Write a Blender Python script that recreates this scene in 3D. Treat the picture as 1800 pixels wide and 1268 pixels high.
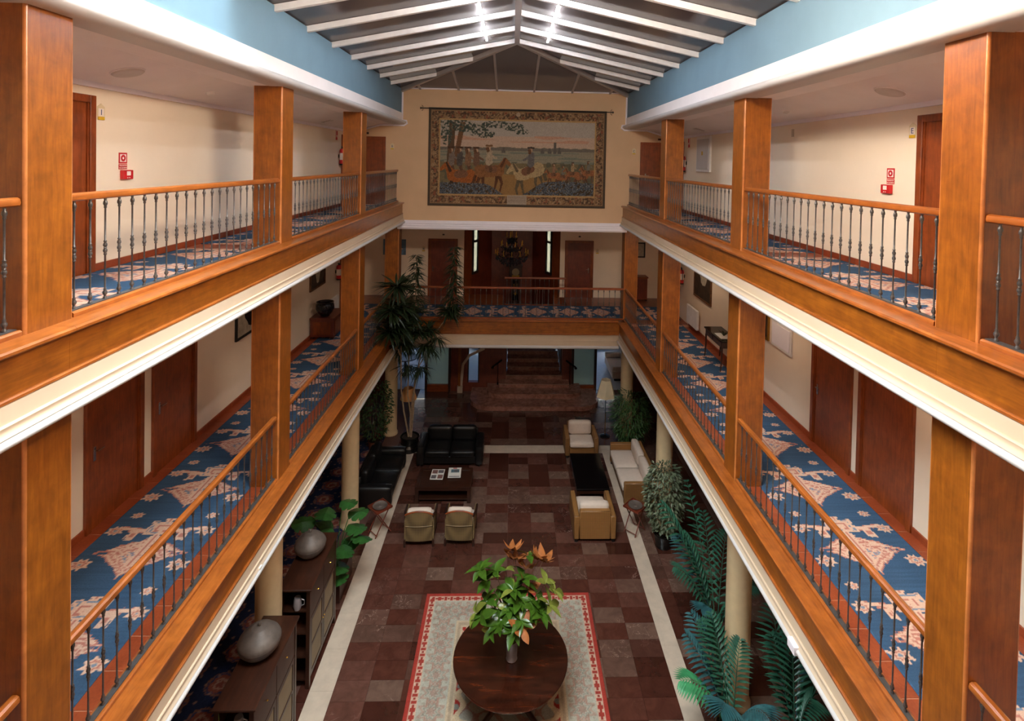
import bpy, bmesh, math, random
import numpy as np
from mathutils import Vector, Matrix

# ------------------------------------------------------------------ clear, camera, world, light, exposure
for o in list(bpy.data.objects): bpy.data.objects.remove(o, do_unlink=True)
scene = bpy.context.scene
C = scene.collection
random.seed(7); np.random.seed(7)
EYE = 8.87

def make_camera():
    roll, pitch, yaw, f = .0203, .0197, .0352, 953.34
    c, s = math.cos(yaw), math.sin(yaw); RY = np.array([[c, -s, 0], [s, c, 0], [0, 0, 1]])
    c, s = math.cos(pitch), math.sin(pitch); RP = np.array([[1, 0, 0], [0, c, -s], [0, s, c]])
    R = (RP @ RY).T
    r0, f0, u0 = R @ [1, 0, 0], R @ [0, 1, 0], R @ [0, 0, 1]
    c, s = math.cos(roll), math.sin(roll)
    r, u = c * r0 + s * u0, -s * r0 + c * u0
    cam = bpy.data.cameras.new('camera'); ob = bpy.data.objects.new('camera', cam); C.objects.link(ob)
    cam.sensor_fit = 'HORIZONTAL'; cam.sensor_width = 36; cam.lens = f / 1800 * 36
    cam.shift_x = (900 - 934.47) / 1800; cam.shift_y = (302.58 - 634) / 1800
    cam.clip_start = .05; cam.clip_end = 200
    ob.matrix_world = Matrix(((r[0], u[0], -f0[0], -.05), (r[1], u[1], -f0[1], 0), (r[2], u[2], -f0[2], EYE), (0, 0, 0, 1)))
    scene.camera = ob
make_camera()

SKY = 38.0
w = bpy.data.worlds.new('overcast_sky'); scene.world = w; w.use_nodes = True
bg = w.node_tree.nodes['Background']; bg.inputs[0].default_value = (.88, .96, 1.0, 1); bg.inputs[1].default_value = SKY

def portal(name, loc, rot, sx, sy):
    l = bpy.data.lights.new(name, 'AREA'); l.shape = 'RECTANGLE'; l.size = sx; l.size_y = sy; l.energy = 1
    l.cycles.is_portal = True
    o = bpy.data.objects.new(name, l); C.objects.link(o); o.location = loc; o.rotation_euler = rot
portal('skylight_portal', (-1.85, 4.95, 12.2), (0, 0, 0), 3.8, 3.9)
portal('lobby_window_portal', (0, 26.3, 1.6), (math.radians(-90), 0, 0), 11.4, 3.0)

vs = scene.view_settings
vs.view_transform = 'Standard'; vs.look = 'None'; vs.gamma = 1; vs.use_curve_mapping = False
vs.exposure = 0.0
scene.cycles.max_bounces = 14; scene.cycles.diffuse_bounces = 9; scene.cycles.transparent_max_bounces = 12

# ------------------------------------------------------------------ materials
def srgb(r, g=None, b=None):
    if g is None: r, g, b = r
    f = lambda v: (v / 255 / 12.92) if v / 255 <= .04045 else ((v / 255 + .055) / 1.055) ** 2.4
    return (f(r), f(g), f(b), 1)

class N:
    def __init__(s, name):
        s.m = bpy.data.materials.new(name); s.m.use_nodes = True
        s.t = s.m.node_tree; s.n = s.t.nodes; s.b = s.n['Principled BSDF']; s.out = s.n['Material Output']
    def add(s, typ, **kw):
        n = s.n.new(typ)
        for k, v in kw.items():
            if k.startswith('i_'):
                key = k[2:]; key = int(key) if key.isdigit() else key.replace('_', ' ')
                n.inputs[key].default_value = v
            else: setattr(n, k, v)
        return n
    def link(s, a, b): s.t.links.new(a, b)
    def set(s, **kw):
        for k, v in kw.items(): s.b.inputs[k.replace('_', ' ')].default_value = v
    def coords(s, kind='Object', scale=(1, 1, 1)):
        if kind == 'World': src = s.add('ShaderNodeNewGeometry').outputs['Position']
        else: src = s.add('ShaderNodeTexCoord').outputs[kind]
        mp = s.add('ShaderNodeMapping'); mp.inputs['Scale'].default_value = scale
        s.link(src, mp.inputs[0]); return mp.outputs[0]
    def noise(s, vec, scale, detail=3, rough=.55, dist=0):
        n = s.add('ShaderNodeTexNoise'); n.inputs['Scale'].default_value = scale; n.inputs['Detail'].default_value = detail
        n.inputs['Roughness'].default_value = rough; n.inputs['Distortion'].default_value = dist
        s.link(vec, n.inputs['Vector']); return n.outputs[0]
    def ramp(s, fac, stops):
        r = s.add('ShaderNodeValToRGB'); e = r.color_ramp.elements
        while len(e) < len(stops): e.new(.5)
        for q, (p, c) in zip(e, stops): q.position = p; q.color = c
        s.link(fac, r.inputs[0]); return r.outputs[0]
    def mix(s, fac, a, b, mode='MIX'):
        m = s.add('ShaderNodeMix', data_type='RGBA', blend_type=mode)
        for sock, v in ((m.inputs[0], fac), (m.inputs[6], a), (m.inputs[7], b)):
            if hasattr(v, 'node'): s.link(v, sock)
            else: sock.default_value = v
        return m.outputs[2]
    def bump(s, h, strength=.2, dist=.01):
        b = s.add('ShaderNodeBump'); b.inputs['Strength'].default_value = strength; b.inputs['Distance'].default_value = dist
        s.link(h, b.inputs['Height']); s.link(b.outputs[0], s.b.inputs['Normal'])
    def color(s, c): s.link(c, s.b.inputs['Base Color'])

M = {}
def plain(name, rgb, rough=.5, metal=0, spec=.5, var=.06, vscale=6, bump=0, coat=0):
    n = N(name); c = srgb(rgb)
    v = n.noise(n.coords('World'), vscale, 4)
    d = tuple(x * (1 - var) for x in c[:3]) + (1,); l = tuple(min(1, x * (1 + var)) for x in c[:3]) + (1,)
    n.color(n.ramp(v, [(.3, d), (.7, l)]))
    n.set(Roughness=rough, Metallic=metal); n.b.inputs['Specular IOR Level'].default_value = spec
    n.b.inputs['Coat Weight'].default_value = coat
    if bump: n.bump(n.noise(n.coords('World'), vscale * 12, 3), bump, .004)
    M[name] = n.m; return n.m
def wood(name, dark, light, axis='z', rough=.35, scale=7, coat=.3, dist=.6):
    n = N(name)
    sc = {'x': (.09, 1, 1), 'y': (1, .09, 1), 'z': (1, 1, .09)}[axis]
    v = n.coords('Object', sc)
    a = n.noise(v, scale * 4, 6, .6, dist); b = n.noise(n.coords('World', (1, 1, 1)), 5.5, 4, .6, .4)
    g = n.ramp(a, [(.25, srgb(dark)), (.75, srgb(light))])
    k = n.ramp(b, [(.3, (.72, .70, .66, 1)), (.7, (1.12, 1.12, 1.12, 1))])
    n.color(n.mix(1.0, g, k, 'MULTIPLY'))
    n.set(Roughness=rough); n.b.inputs['Coat Weight'].default_value = coat; n.b.inputs['Coat Roughness'].default_value = .25
    M[name] = n.m; return n.m
def attr_mat(name, rough=.95, bump=.3, scale=1.0):
    n = N(name); a = n.add('ShaderNodeVertexColor', layer_name='Col')
    v = n.noise(n.coords('World'), 60, 3)
    k = n.ramp(v, [(.3, (.82 * scale, .82 * scale, .82 * scale, 1)), (.7, (1.1 * scale, 1.1 * scale, 1.1 * scale, 1))])
    n.color(n.mix(1.0, a.outputs[0], k, 'MULTIPLY')); n.set(Roughness=rough); n.b.inputs['Specular IOR Level'].default_value = .15
    n.bump(n.noise(n.coords('World'), 220, 2), bump, .003)
    M[name] = n.m; return n.m

for ax in 'xyz': wood('wood_' + ax, (118, 60, 14), (158, 90, 23), ax)
for ax in 'xyz': wood('ledge_' + ax, (132, 66, 22), (174, 98, 38), ax, .28, 6, .5)
wood('bead', (170, 96, 44), (205, 130, 70), 'z', .3)
for ax in 'xyz': wood('doorwood_' + ax, (110, 48, 17), (154, 74, 27), ax, .38)
for ax in 'xyz': wood('darkwood_' + ax, (38, 19, 12), (66, 34, 20), ax, .35)
for ax in 'xyz': wood('redpanel_' + ax, (100, 40, 25), (130, 58, 36), ax, .4)
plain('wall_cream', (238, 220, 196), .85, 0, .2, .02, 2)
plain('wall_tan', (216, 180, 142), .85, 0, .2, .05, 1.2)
plain('fascia_cream', (200, 178, 152), .6, 0, .3, .03, 3)
plain('white_paint', (196, 192, 190), .45, 0, .4, .02, 4)
plain('ceiling_white', (238, 230, 228), .8, 0, .2, .03, 2)
plain('crown_white', (240, 234, 240), .6, 0, .3, .02, 4)
plain('beam_blue', (112, 140, 156), .7, 0, .25, .05, 1.4)
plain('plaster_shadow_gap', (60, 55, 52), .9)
plain('iron', (96, 92, 90), .38, .65, .5, .2, 30)
plain('strip_metal', (78, 76, 76), .5, .5, .5, .15, 20)
plain('steel', (190, 190, 188), .25, 1)
plain('brass', (196, 150, 60), .3, 1)
plain('brass_glow', (220, 165, 60), .35, .8)
plain('pewter', (98, 86, 78), .55, .2, .5, .25, 9)
plain('black', (14, 13, 13), .4)
plain('blackpot', (20, 20, 19), .25)
plain('leather', (16, 15, 15), .38, 0, .5, .2, 40, .25)
plain('cushion', (214, 196, 180), .9, 0, .2, .04, 14, .2)
plain('red_sign', (196, 30, 34), .4)
plain('sign_white', (240, 226, 214), .5)
plain('yellow', (214, 172, 24), .5)
plain('sign_ivory', (220, 200, 160), .6)
plain('sign_blue', (40, 60, 120), .5)
plain('paper', (225, 220, 210), .7)
plain('ink_grey', (96, 88, 90), .7)
plain('ink_brown', (122, 84, 76), .7)
plain('ink_red', (170, 40, 40), .7)
plain('ink_teal', (86, 108, 116), .7)
plain('radiator', (232, 228, 224), .4)
plain('grey_disc', (206, 196, 190), .6)
plain('shade_tan', (196, 140, 84), .8)
plain('shade_cream', (222, 208, 176), .8)
plain('terracotta_pot', (120, 66, 44), .7)
plain('planter_brown', (64, 34, 26), .5)
plain('pot_clay', (130, 104, 84), .7)
plain('soil', (46, 34, 26), .95)
plain('bark_pale', (150, 126, 100), .8, var=.25, vscale=20)
plain('bark', (86, 66, 46), .85, var=.25, vscale=20)
plain('zinc', (180, 174, 178), .35, .55)
plain('copperish', (120, 70, 50), .5)
plain('frame_black', (26, 24, 24), .5)
plain('canvas_dark', (58, 44, 32), .6, var=.6, vscale=5)
plain('canvas_light', (170, 160, 140), .6, var=.3, vscale=8)
plain('canvas_blue', (88, 118, 142), .6, var=.4, vscale=5)
plain('art_brown', (110, 70, 40), .6, var=.5, vscale=9)
plain('gold_frame', (150, 110, 40), .45, .6)
plain('ceramic_dark', (34, 32, 38), .12, var=.3, vscale=12)
plain('cream_column', (222, 198, 156), .55, 0, .4, .05, 6)
plain('band_stone', (196, 178, 158), .3, 0, .5, .10, 5)
plain('grout', (92, 62, 52), .8)
plain('grout_light', (196, 140, 110), .8)
plain('mullion', (172, 164, 160), .5)
plain('rafter_white', (240, 236, 234), .5)
plain('magnolia_green', (58, 88, 22), .3, 0, .5, .35, 14)
plain('magnolia_olive', (114, 122, 50), .3, 0, .5, .2, 14)
plain('magnolia_rust', (150, 88, 42), .55, 0, .4, .25, 14)
plain('dracaena_green', (34, 48, 26), .35, 0, .5, .35, 12)
plain('ficus_green', (50, 74, 38), .4, 0, .5, .4, 14)
plain('bamboo_green', (58, 92, 44), .4, 0, .5, .4, 14)
plain('variegated', (96, 106, 80), .45, 0, .5, .45, 18)
plain('palm_green', (36, 82, 62), .4, 0, .5, .35, 8)
plain('palm_teal', (44, 88, 92), .4, 0, .5, .35, 8)
plain('palm_bright', (58, 136, 86), .4, 0, .5, .25, 8)
plain('monstera_green', (44, 84, 36), .3, 0, .5, .35, 8)
plain('grass_green', (110, 128, 60), .5, 0, .5, .3, 8)
plain('black_gloss', (12, 9, 9), .16, 0, .5)
plain('lobby_tile', (170, 176, 184), .3)
plain('dial', (150, 130, 98), .5)
plain('dresser_pane', (146, 132, 106), .6)
plain('tread_highlight', (150, 118, 104), .25)
plain('door_sill', (150, 60, 34), .5)

def terracotta():
    n = N('terracotta'); p = n.coords('World')
    v = n.noise(p, 3.2, 4); q = n.noise(p, 40, 3)
    n.color(n.mix(.35, n.ramp(v, [(.3, srgb(126, 50, 24)), (.7, srgb(158, 74, 38))]), n.ramp(q, [(.3, srgb(120, 50, 26)), (.7, srgb(164, 80, 44))])))
    n.set(Roughness=.42); M['terracotta'] = n.m
terracotta()
def marble():
    n = N('marble'); p = n.coords('World')
    oi = n.add('ShaderNodeNewGeometry').outputs['Position']
    sep = n.add('ShaderNodeVectorMath', operation='DIVIDE'); n.link(oi, sep.inputs[0]); sep.inputs[1].default_value = (.572, .365, 50)
    off = n.add('ShaderNodeVectorMath', operation='ADD'); n.link(sep.outputs[0], off.inputs[0]); off.inputs[1].default_value = (0, 0, .5)
    fl = n.add('ShaderNodeVectorMath', operation='FLOOR'); n.link(off.outputs[0], fl.inputs[0])
    wn = n.add('ShaderNodeTexWhiteNoise'); wn.noise_dimensions = '3D'; n.link(fl.outputs[0], wn.inputs['Vector'])
    base = n.ramp(wn.outputs['Value'], [(0, srgb(62, 32, 24)), (.3, srgb(82, 46, 36)), (.55, srgb(96, 62, 52)), (.8, srgb(106, 82, 70)), (1, srgb(70, 36, 28))])
    dv = n.add('ShaderNodeVectorMath', operation='ADD'); n.link(p, dv.inputs[0]); n.link(wn.outputs['Color'], dv.inputs[1])
    cl = n.ramp(n.noise(dv.outputs[0], 4, 6, .65, .8), [(.3, (.72, .70, .68, 1)), (.7, (1.2, 1.2, 1.2, 1))])
    base = n.mix(1, base, cl, 'MULTIPLY')
    vz = n.noise(dv.outputs[0], 3.4, 6, .62, 1.1); vm = n.ramp(n.noise(dv.outputs[0], 1.7, 2), [(.5, (0, 0, 0, 1)), (.62, (1, 1, 1, 1))])
    ve = n.ramp(vz, [(.492, (0, 0, 0, 1)), (.5, (.6, .6, .6, 1)), (.508, (0, 0, 0, 1))])
    mk = n.ramp(wn.outputs['Value'], [(.25, (0, 0, 0, 1)), (.7, (1, 1, 1, 1))])
    fac = n.mix(1, n.mix(1, ve, mk, 'MULTIPLY'), vm, 'MULTIPLY')
    n.color(n.mix(fac, base, srgb(206, 172, 156)))
    n.set(Roughness=.22); n.b.inputs['Coat Weight'].default_value = .2
    M['marble'] = n.m
    n = N('stair_marble'); p = n.coords('World')
    c = n.ramp(n.noise(p, 5, 6, .65, .8), [(.3, srgb(112, 68, 56)), (.7, srgb(176, 124, 106))])
    sp = n.ramp(n.noise(p, 38, 3), [(.62, (0, 0, 0, 1)), (.68, (.5, .5, .5, 1))])
    n.color(n.mix(sp, c, srgb(190, 160, 146))); n.set(Roughness=.2); M['stair_marble'] = n.m
marble()
def wicker(name, a, b, sc):
    n = N(name); p = n.coords('Object')
    outs = []
    for d, prof in (('X', 1), ('Y', 1), ('Z', 1)):
        wv = n.add('ShaderNodeTexWave', wave_type='BANDS', bands_direction=d); wv.inputs['Scale'].default_value = sc if d != 'Z' else sc * 1.2
        wv.inputs['Distortion'].default_value = .4; n.link(p, wv.inputs[0]); outs.append(wv.outputs['Fac'])
    m1 = n.add('ShaderNodeMath', operation='ADD'); n.link(outs[0], m1.inputs[0]); n.link(outs[1], m1.inputs[1])
    m2 = n.add('ShaderNodeMath', operation='MULTIPLY_ADD'); n.link(m1.outputs[0], m2.inputs[0]); m2.inputs[1].default_value = .3
    m3 = n.add('ShaderNodeMath', operation='MULTIPLY'); n.link(outs[2], m3.inputs[0]); m3.inputs[1].default_value = .4
    n.link(m3.outputs[0], m2.inputs[2])
    n.color(n.ramp(m2.outputs[0], [(.2, srgb(a)), (.75, srgb(b))])); n.set(Roughness=.6); n.bump(m2.outputs[0], .6, .006)
    M[name] = n.m
wicker('wicker_gold', (88, 56, 24), (160, 112, 58), 9)
wicker('wicker_olive', (72, 56, 34), (140, 116, 76), 9)
def tabletop():
    n = N('table_rustic'); p = n.coords('Object')
    a = n.noise(n.coords('Object', (.14, 1, 1)), 10, 6, .65, .5)
    b = n.noise(n.coords('Object', (.5, 1.6, 1)), 2.2, 4, .6, .3)
    wv = n.add('ShaderNodeTexWave', wave_type='BANDS', bands_direction='Y', wave_profile='SAW'); wv.inputs['Scale'].default_value = .75
    n.link(p, wv.inputs[0])
    seam = n.ramp(wv.outputs['Fac'], [(0, (.3, .3, .3, 1)), (.04, (1, 1, 1, 1))])
    g = n.ramp(a, [(.3, srgb(34, 15, 10)), (.55, srgb(62, 26, 14)), (.75, srgb(108, 48, 20))])
    k = n.ramp(b, [(.35, (.42, .40, .40, 1)), (.68, (1.25, 1.2, 1.1, 1))])
    n.color(n.mix(1, n.mix(1, g, k, 'MULTIPLY'), seam, 'MULTIPLY')); n.set(Roughness=.2); n.b.inputs['Coat Weight'].default_value = .4
    M['table_rustic'] = n.m
tabletop()
def glassy(name, tint, gloss=(.9, .9, .9), rough=.05, ior=1.45, fmin=None):
    n = N(name); n.n.remove(n.b)
    tr = n.add('ShaderNodeBsdfTransparent'); tr.inputs[0].default_value = tint + (1,)
    gl = n.add('ShaderNodeBsdfGlossy'); gl.inputs[0].default_value = gloss + (1,); gl.inputs['Roughness'].default_value = rough
    fr = n.add('ShaderNodeFresnel'); fr.inputs[0].default_value = ior
    mx = n.add('ShaderNodeMixShader'); n.link(fr.outputs[0], mx.inputs[0]); n.link(tr.outputs[0], mx.inputs[1]); n.link(gl.outputs[0], mx.inputs[2])
    n.link(mx.outputs[0], n.out.inputs[0]); M[name] = n.m
glassy('clear_glass', (.92, .95, .96))
glassy('lobby_glass', (.05, .085, .125), rough=.08)
def frosted(name, col, trans):
    n = N(name); n.n.remove(n.b)
    d = n.add('ShaderNodeBsdfDiffuse'); d.inputs[0].default_value = srgb(col)
    t = n.add('ShaderNodeBsdfTranslucent'); t.inputs[0].default_value = srgb(col)
    mx = n.add('ShaderNodeMixShader'); mx.inputs[0].default_value = trans
    gl = n.add('ShaderNodeBsdfGlossy'); gl.inputs['Roughness'].default_value = .12
    fr = n.add('ShaderNodeFresnel'); fr.inputs[0].default_value = 1.4
    m2 = n.add('ShaderNodeMixShader')
    n.link(d.outputs[0], mx.inputs[1]); n.link(t.outputs[0], mx.inputs[2]); n.link(fr.outputs[0], m2.inputs[0])
    n.link(mx.outputs[0], m2.inputs[1]); n.link(gl.outputs[0], m2.inputs[2]); n.link(m2.outputs[0], n.out.inputs[0]); M[name] = n.m
frosted('frosted_glass', (225, 236, 222), .92)
frosted('bay_window_glass', (140, 140, 130), .9)
frosted('smoked_panel', (98, 90, 88), .21)
def emission(name, col, st):
    n = N(name); n.b.inputs['Emission Color'].default_value = srgb(col); n.b.inputs['Emission Strength'].default_value = st; M[name] = n.m
emission('streak_glow', (236, 244, 255), 110.0)  # glow of the added roof strips, raised to fill the far end
emission('dome_lamp', (255, 232, 204), 110.0)
emission('fill_dome_dim', (255, 232, 204), 18.0)
emission('added_globe', (255, 237, 216), 262.0)
for nm in ('carpet', 'rug', 'tapestry'): attr_mat(nm)

# ------------------------------------------------------------------ mesh helpers
class MB:
    def __init__(s): s.v = []; s.f = []
    def add(s, vs, fs):
        b = len(s.v); s.v += [tuple(p) for p in vs]; s.f += [tuple(i + b for i in f) for f in fs]; return s
    def box(s, x0, x1, y0, y1, z0, z1, ch=0):
        x0, x1 = sorted((x0, x1)); y0, y1 = sorted((y0, y1)); z0, z1 = sorted((z0, z1))
        if ch <= 0:
            return s.add([(x, y, z) for x in (x0, x1) for y in (y0, y1) for z in (z0, z1)],
                         [(0, 1, 3, 2), (4, 6, 7, 5), (0, 4, 5, 1), (2, 3, 7, 6), (0, 2, 6, 4), (1, 5, 7, 3)])
        bm = bmesh.new(); bmesh.ops.create_cube(bm, size=1)
        for q in bm.verts: q.co = Vector(((x0 + x1) / 2 + q.co.x * (x1 - x0), (y0 + y1) / 2 + q.co.y * (y1 - y0), (z0 + z1) / 2 + q.co.z * (z1 - z0)))
        bmesh.ops.bevel(bm, geom=bm.edges[:], offset=ch, segments=1, affect='EDGES')
        bm.verts.ensure_lookup_table(); bm.verts.index_update()
        s.add([q.co[:] for q in bm.verts], [[q.index for q in f.verts] for f in bm.faces]); bm.free(); return s
    def obox(s, cx, cy, cz, sx, sy, sz, rot=None):
        pts = [Vector((x * sx / 2, y * sy / 2, z * sz / 2)) for x in (-1, 1) for y in (-1, 1) for z in (-1, 1)]
        if rot is not None: pts = [rot @ p for p in pts]
        return s.add([(p.x + cx, p.y + cy, p.z + cz) for p in pts],
                     [(0, 1, 3, 2), (4, 6, 7, 5), (0, 4, 5, 1), (2, 3, 7, 6), (0, 2, 6, 4), (1, 5, 7, 3)])
    def lathe(s, prof, seg=16, c=(0, 0, 0), close=True):
        n = len(prof); vs = []; fs = []
        for r, z in prof:
            for k in range(seg):
                a = 2 * math.pi * k / seg; vs.append((c[0] + r * math.cos(a), c[1] + r * math.sin(a), c[2] + z))
        for i in range(n - 1):
            for k in range(seg): fs.append((i * seg + k, i * seg + (k + 1) % seg, (i + 1) * seg + (k + 1) % seg, (i + 1) * seg + k))
        if close: fs.append(tuple(range(seg))[::-1]); fs.append(tuple((n - 1) * seg + k for k in range(seg)))
        return s.add(vs, fs)
    def tube(s, pts, r, seg=8, r2=None):
        pts = [Vector(p) for p in pts]; n = len(pts); vs = []; fs = []
        prev = None
        for i, p in enumerate(pts):
            d = (pts[min(i + 1, n - 1)] - pts[max(i - 1, 0)]).normalized()
            if prev is None:
                a = d.orthogonal().normalized()
            else:
                a = (prev - d * prev.dot(d)); a = a.normalized() if a.length > 1e-6 else d.orthogonal().normalized()
            prev = a; b = d.cross(a); rr = r if r2 is None else r + (r2 - r) * i / (n - 1)
            for k in range(seg):
                t = 2 * math.pi * k / seg; vs.append(p + a * rr * math.cos(t) + b * rr * math.sin(t))
        for i in range(n - 1):
            for k in range(seg): fs.append((i * seg + k, i * seg + (k + 1) % seg, (i + 1) * seg + (k + 1) % seg, (i + 1) * seg + k))
        fs.append(tuple(range(seg))[::-1]); fs.append(tuple((n - 1) * seg + k for k in range(seg)))
        return s.add(vs, fs)
    def prism(s, poly, a0, a1, axis='y'):
        n = len(poly); T = {'y': lambda p, t: (p[0], t, p[1]), 'x': lambda p, t: (t, p[0], p[1]), 'z': lambda p, t: (p[0], p[1], t)}[axis]
        vs = [T(p, a0) for p in poly] + [T(p, a1) for p in poly]
        fs = [tuple(range(n)), tuple(range(2 * n - 1, n - 1, -1))] + [(i, i + n, (i + 1) % n + n, (i + 1) % n) for i in range(n)]
        return s.add(vs, fs)
    def cushion(s, x0, x1, y0, y1, z0, z1, r=.06, n=5, puff=.0):
        cx, cy, cz = (x0 + x1) / 2, (y0 + y1) / 2, (z0 + z1) / 2; h = Vector(((x1 - x0) / 2, (y1 - y0) / 2, (z1 - z0) / 2))
        r = min(r, h.x, h.y, h.z)
        bm = bmesh.new(); bmesh.ops.create_cube(bm, size=2); bmesh.ops.subdivide_edges(bm, edges=bm.edges[:], cuts=n, use_grid_fill=True)
        for q in bm.verts:
            u = q.co.copy()
            p = Vector((u.x * h.x, u.y * h.y, u.z * h.z)); inner = Vector([max(-(h[i] - r), min(h[i] - r, p[i])) for i in range(3)])
            d = p - inner
            if d.length > 1e-6: p = inner + d.normalized() * r
            if puff:
                p = p + Vector((0, 0, puff * (1 - u.x ** 2) * (1 - u.y ** 2) * (1 if u.z > 0 else 0)))
            q.co = p + Vector((cx, cy, cz))
        bm.verts.ensure_lookup_table(); bm.verts.index_update()
        s.add([q.co[:] for q in bm.verts], [[q.index for q in f.verts] for f in bm.faces]); bm.free(); return s
    def mesh(s, name, mat, smooth=False, recalc=True):
        me = bpy.data.meshes.new(name); me.from_pydata(s.v, [], s.f); me.validate()
        if recalc:
            bm = bmesh.new(); bm.from_mesh(me); bmesh.ops.recalc_face_normals(bm, faces=bm.faces[:]); bm.to_mesh(me); bm.free()
        me.materials.append(M[mat])
        if smooth:
            me.polygons.foreach_set('use_smooth', [True] * len(me.polygons))
            try: me.set_sharp_from_angle(angle=math.radians(smooth if smooth is not True else 40))
            except Exception: pass
        me.update(); return me
    def build(s, name, mat, parent=None, smooth=False, loc=(0, 0, 0), rz=0, recalc=True):
        return put(name, s.mesh(name, mat, smooth, recalc), parent, loc, rz)
def put(name, me, parent=None, loc=(0, 0, 0), rz=0):
    o = bpy.data.objects.new(name, me); C.objects.link(o); o.location = loc; o.rotation_euler = (0, 0, rz)
    if parent: o.parent = parent
    return o
def tag(o, label, cat, group=None, kind=None):
    o['label'] = label; o['category'] = cat
    if group: o['group'] = group
    if kind: o['kind'] = kind
    return o
def thing(name, label, cat, loc=(0, 0, 0), rz=0, group=None):
    o = bpy.data.objects.new(name, None); C.objects.link(o); o.location = loc; o.rotation_euler = (0, 0, rz); o.empty_display_size = .2
    return tag(o, label, cat, group)
def struct(name, mb, mat, label, cat='building part', smooth=False):
    o = mb.build(name, mat, None, smooth); return tag(o, label, cat, None, 'structure')
def struct_root(name, label, cat='building part', loc=(0, 0, 0)):
    o = thing(name, label, cat, loc); o['kind'] = 'structure'; return o
def B(*a, **k): return MB().box(*a, **k)
def text_mesh(txt, size, mat, ext=.001):
    cu = bpy.data.curves.new('lettering', 'FONT'); cu.body = txt; cu.size = size; cu.extrude = ext; cu.align_x = 'CENTER'; cu.align_y = 'CENTER'
    o = bpy.data.objects.new('lettering', cu); C.objects.link(o)
    dg = bpy.context.evaluated_depsgraph_get(); me = bpy.data.meshes.new_from_object(o.evaluated_get(dg))
    bpy.data.objects.remove(o, do_unlink=True); bpy.data.curves.remove(cu)
    me.materials.clear(); me.materials.append(M[mat]); return me
SIDE = {-1: 'left', 1: 'right'}

# ------------------------------------------------------------------ the building shell
UP, LO = 7.52, 3.82                 # top of the ledge boards of the two galleries
FU, FL = 7.42, 3.72                 # gallery floors
XC = 3.60; S = .44                  # column face, column size
COL = [4.078 + 4.3934 * k for k in range(4)]
YF = 17.15                          # tapestry wall
YH = 20.5                           # back wall of the hall behind the bridge
tn = [0]
def trim_name(): tn[0] += 1; return 'trim_%d' % tn[0]

floor = struct('floor', B(-5.7, 5.7, -2, 26, -.3, -.02), 'grout', 'polished red marble tiled floor of the atrium lobby', 'floor')
struct('wall_near', B(-5.9, 5.9, -2.2, -2, -.3, 12.2), 'wall_cream', 'end wall behind the viewpoint', 'wall')
for s in (-1, 1):
    nm = SIDE[s]
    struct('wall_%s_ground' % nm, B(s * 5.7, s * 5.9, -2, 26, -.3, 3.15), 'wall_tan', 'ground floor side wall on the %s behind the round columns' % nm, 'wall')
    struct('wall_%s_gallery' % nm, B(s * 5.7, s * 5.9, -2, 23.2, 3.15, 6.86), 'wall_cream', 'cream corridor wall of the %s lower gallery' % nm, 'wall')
    struct('wall_%s_top' % nm, B(s * 5.1, s * 5.9, -2, YF + .2, 7.40, 10.6), 'wall_cream', 'cream corridor wall of the %s top gallery' % nm, 'wall')
    struct('floor_%s_top' % nm, B(s * 3.6, s * 5.7, -2, YF, 6.86, FU - .004), 'grout_light', 'floor slab of the %s top gallery' % nm, 'floor')
    struct('floor_%s_gallery' % nm, B(s * 3.6, s * 5.7, -2, YF, 3.15, FL - .004), 'grout_light', 'terracotta tiled floor of the %s lower gallery' % nm, 'floor')
    struct('ceiling_%s' % nm, MB().prism([(s * 3.52, 9.947), (s * 4.2, 9.947), (s * 5.1, 9.70), (s * 5.1, 10.3), (s * 3.52, 10.3)], -2, YF), 'ceiling_white',
           'white sloping corridor ceiling of the %s top gallery' % nm, 'ceiling')
    struct(trim_name(), B(s * 5.1, s * 5.055, -2, YF, 9.65, 9.725), 'crown_white', 'white crown moulding along the %s top corridor wall' % nm, 'moulding')
    # blue upstand beam with white rolled lower edge
    struct(trim_name(), B(s * 3.55, s * 3.8, -2, YF, 10.31, 11.06).box(s * 3.55, s * 3.56, -2, YF, 10.098, 10.31), 'beam_blue', 'blue painted beam below the %s eave of the glass roof' % nm, 'beam')
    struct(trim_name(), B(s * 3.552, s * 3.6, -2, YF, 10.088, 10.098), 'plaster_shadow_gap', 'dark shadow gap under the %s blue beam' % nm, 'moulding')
    prof = [(s * (3.56 - .13 * math.sin(a)), 10.015 + .073 * math.cos(a)) for a in np.linspace(0, math.pi, 11)] + [(s * 3.8, 9.942), (s * 3.8, 10.088)]
    struct(trim_name(), MB().prism(prof, -2, YF), 'white_paint', 'white rolled moulding under the %s blue beam' % nm, 'moulding', 35)
    # white outline moulding on the tapestry wall
    pts = [(s * 3.53, YF - .02, 11.08), (s * 3.53, YF - .02, 10.09), (s * 3.40, YF - .02, 10.06), (s * 3.38, YF - .02, 9.98), (s * 3.47, YF - .02, 9.915),
           (s * 4.2, YF - .02, 9.915), (s * 5.08, YF - .02, 9.66)]
    struct(trim_name(), MB().tube(pts, .03, 6), 'crown_white', 'white outline moulding on the tapestry wall at its %s edge' % nm, 'moulding', 50)
struct('wall_far_top', B(-5.9, 5.9, YF, YF + .25, 6.86, 11.12).box(-3.6, 3.6, YF, YF + .25, 6.70, 6.86), 'wall_tan', 'tan end wall that carries the tapestry', 'wall')
struct(trim_name(), B(-3.6, 3.6, YF - .06, YF, 11.06, 11.12), 'crown_white', 'white capping along the top of the tapestry wall', 'moulding')
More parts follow.
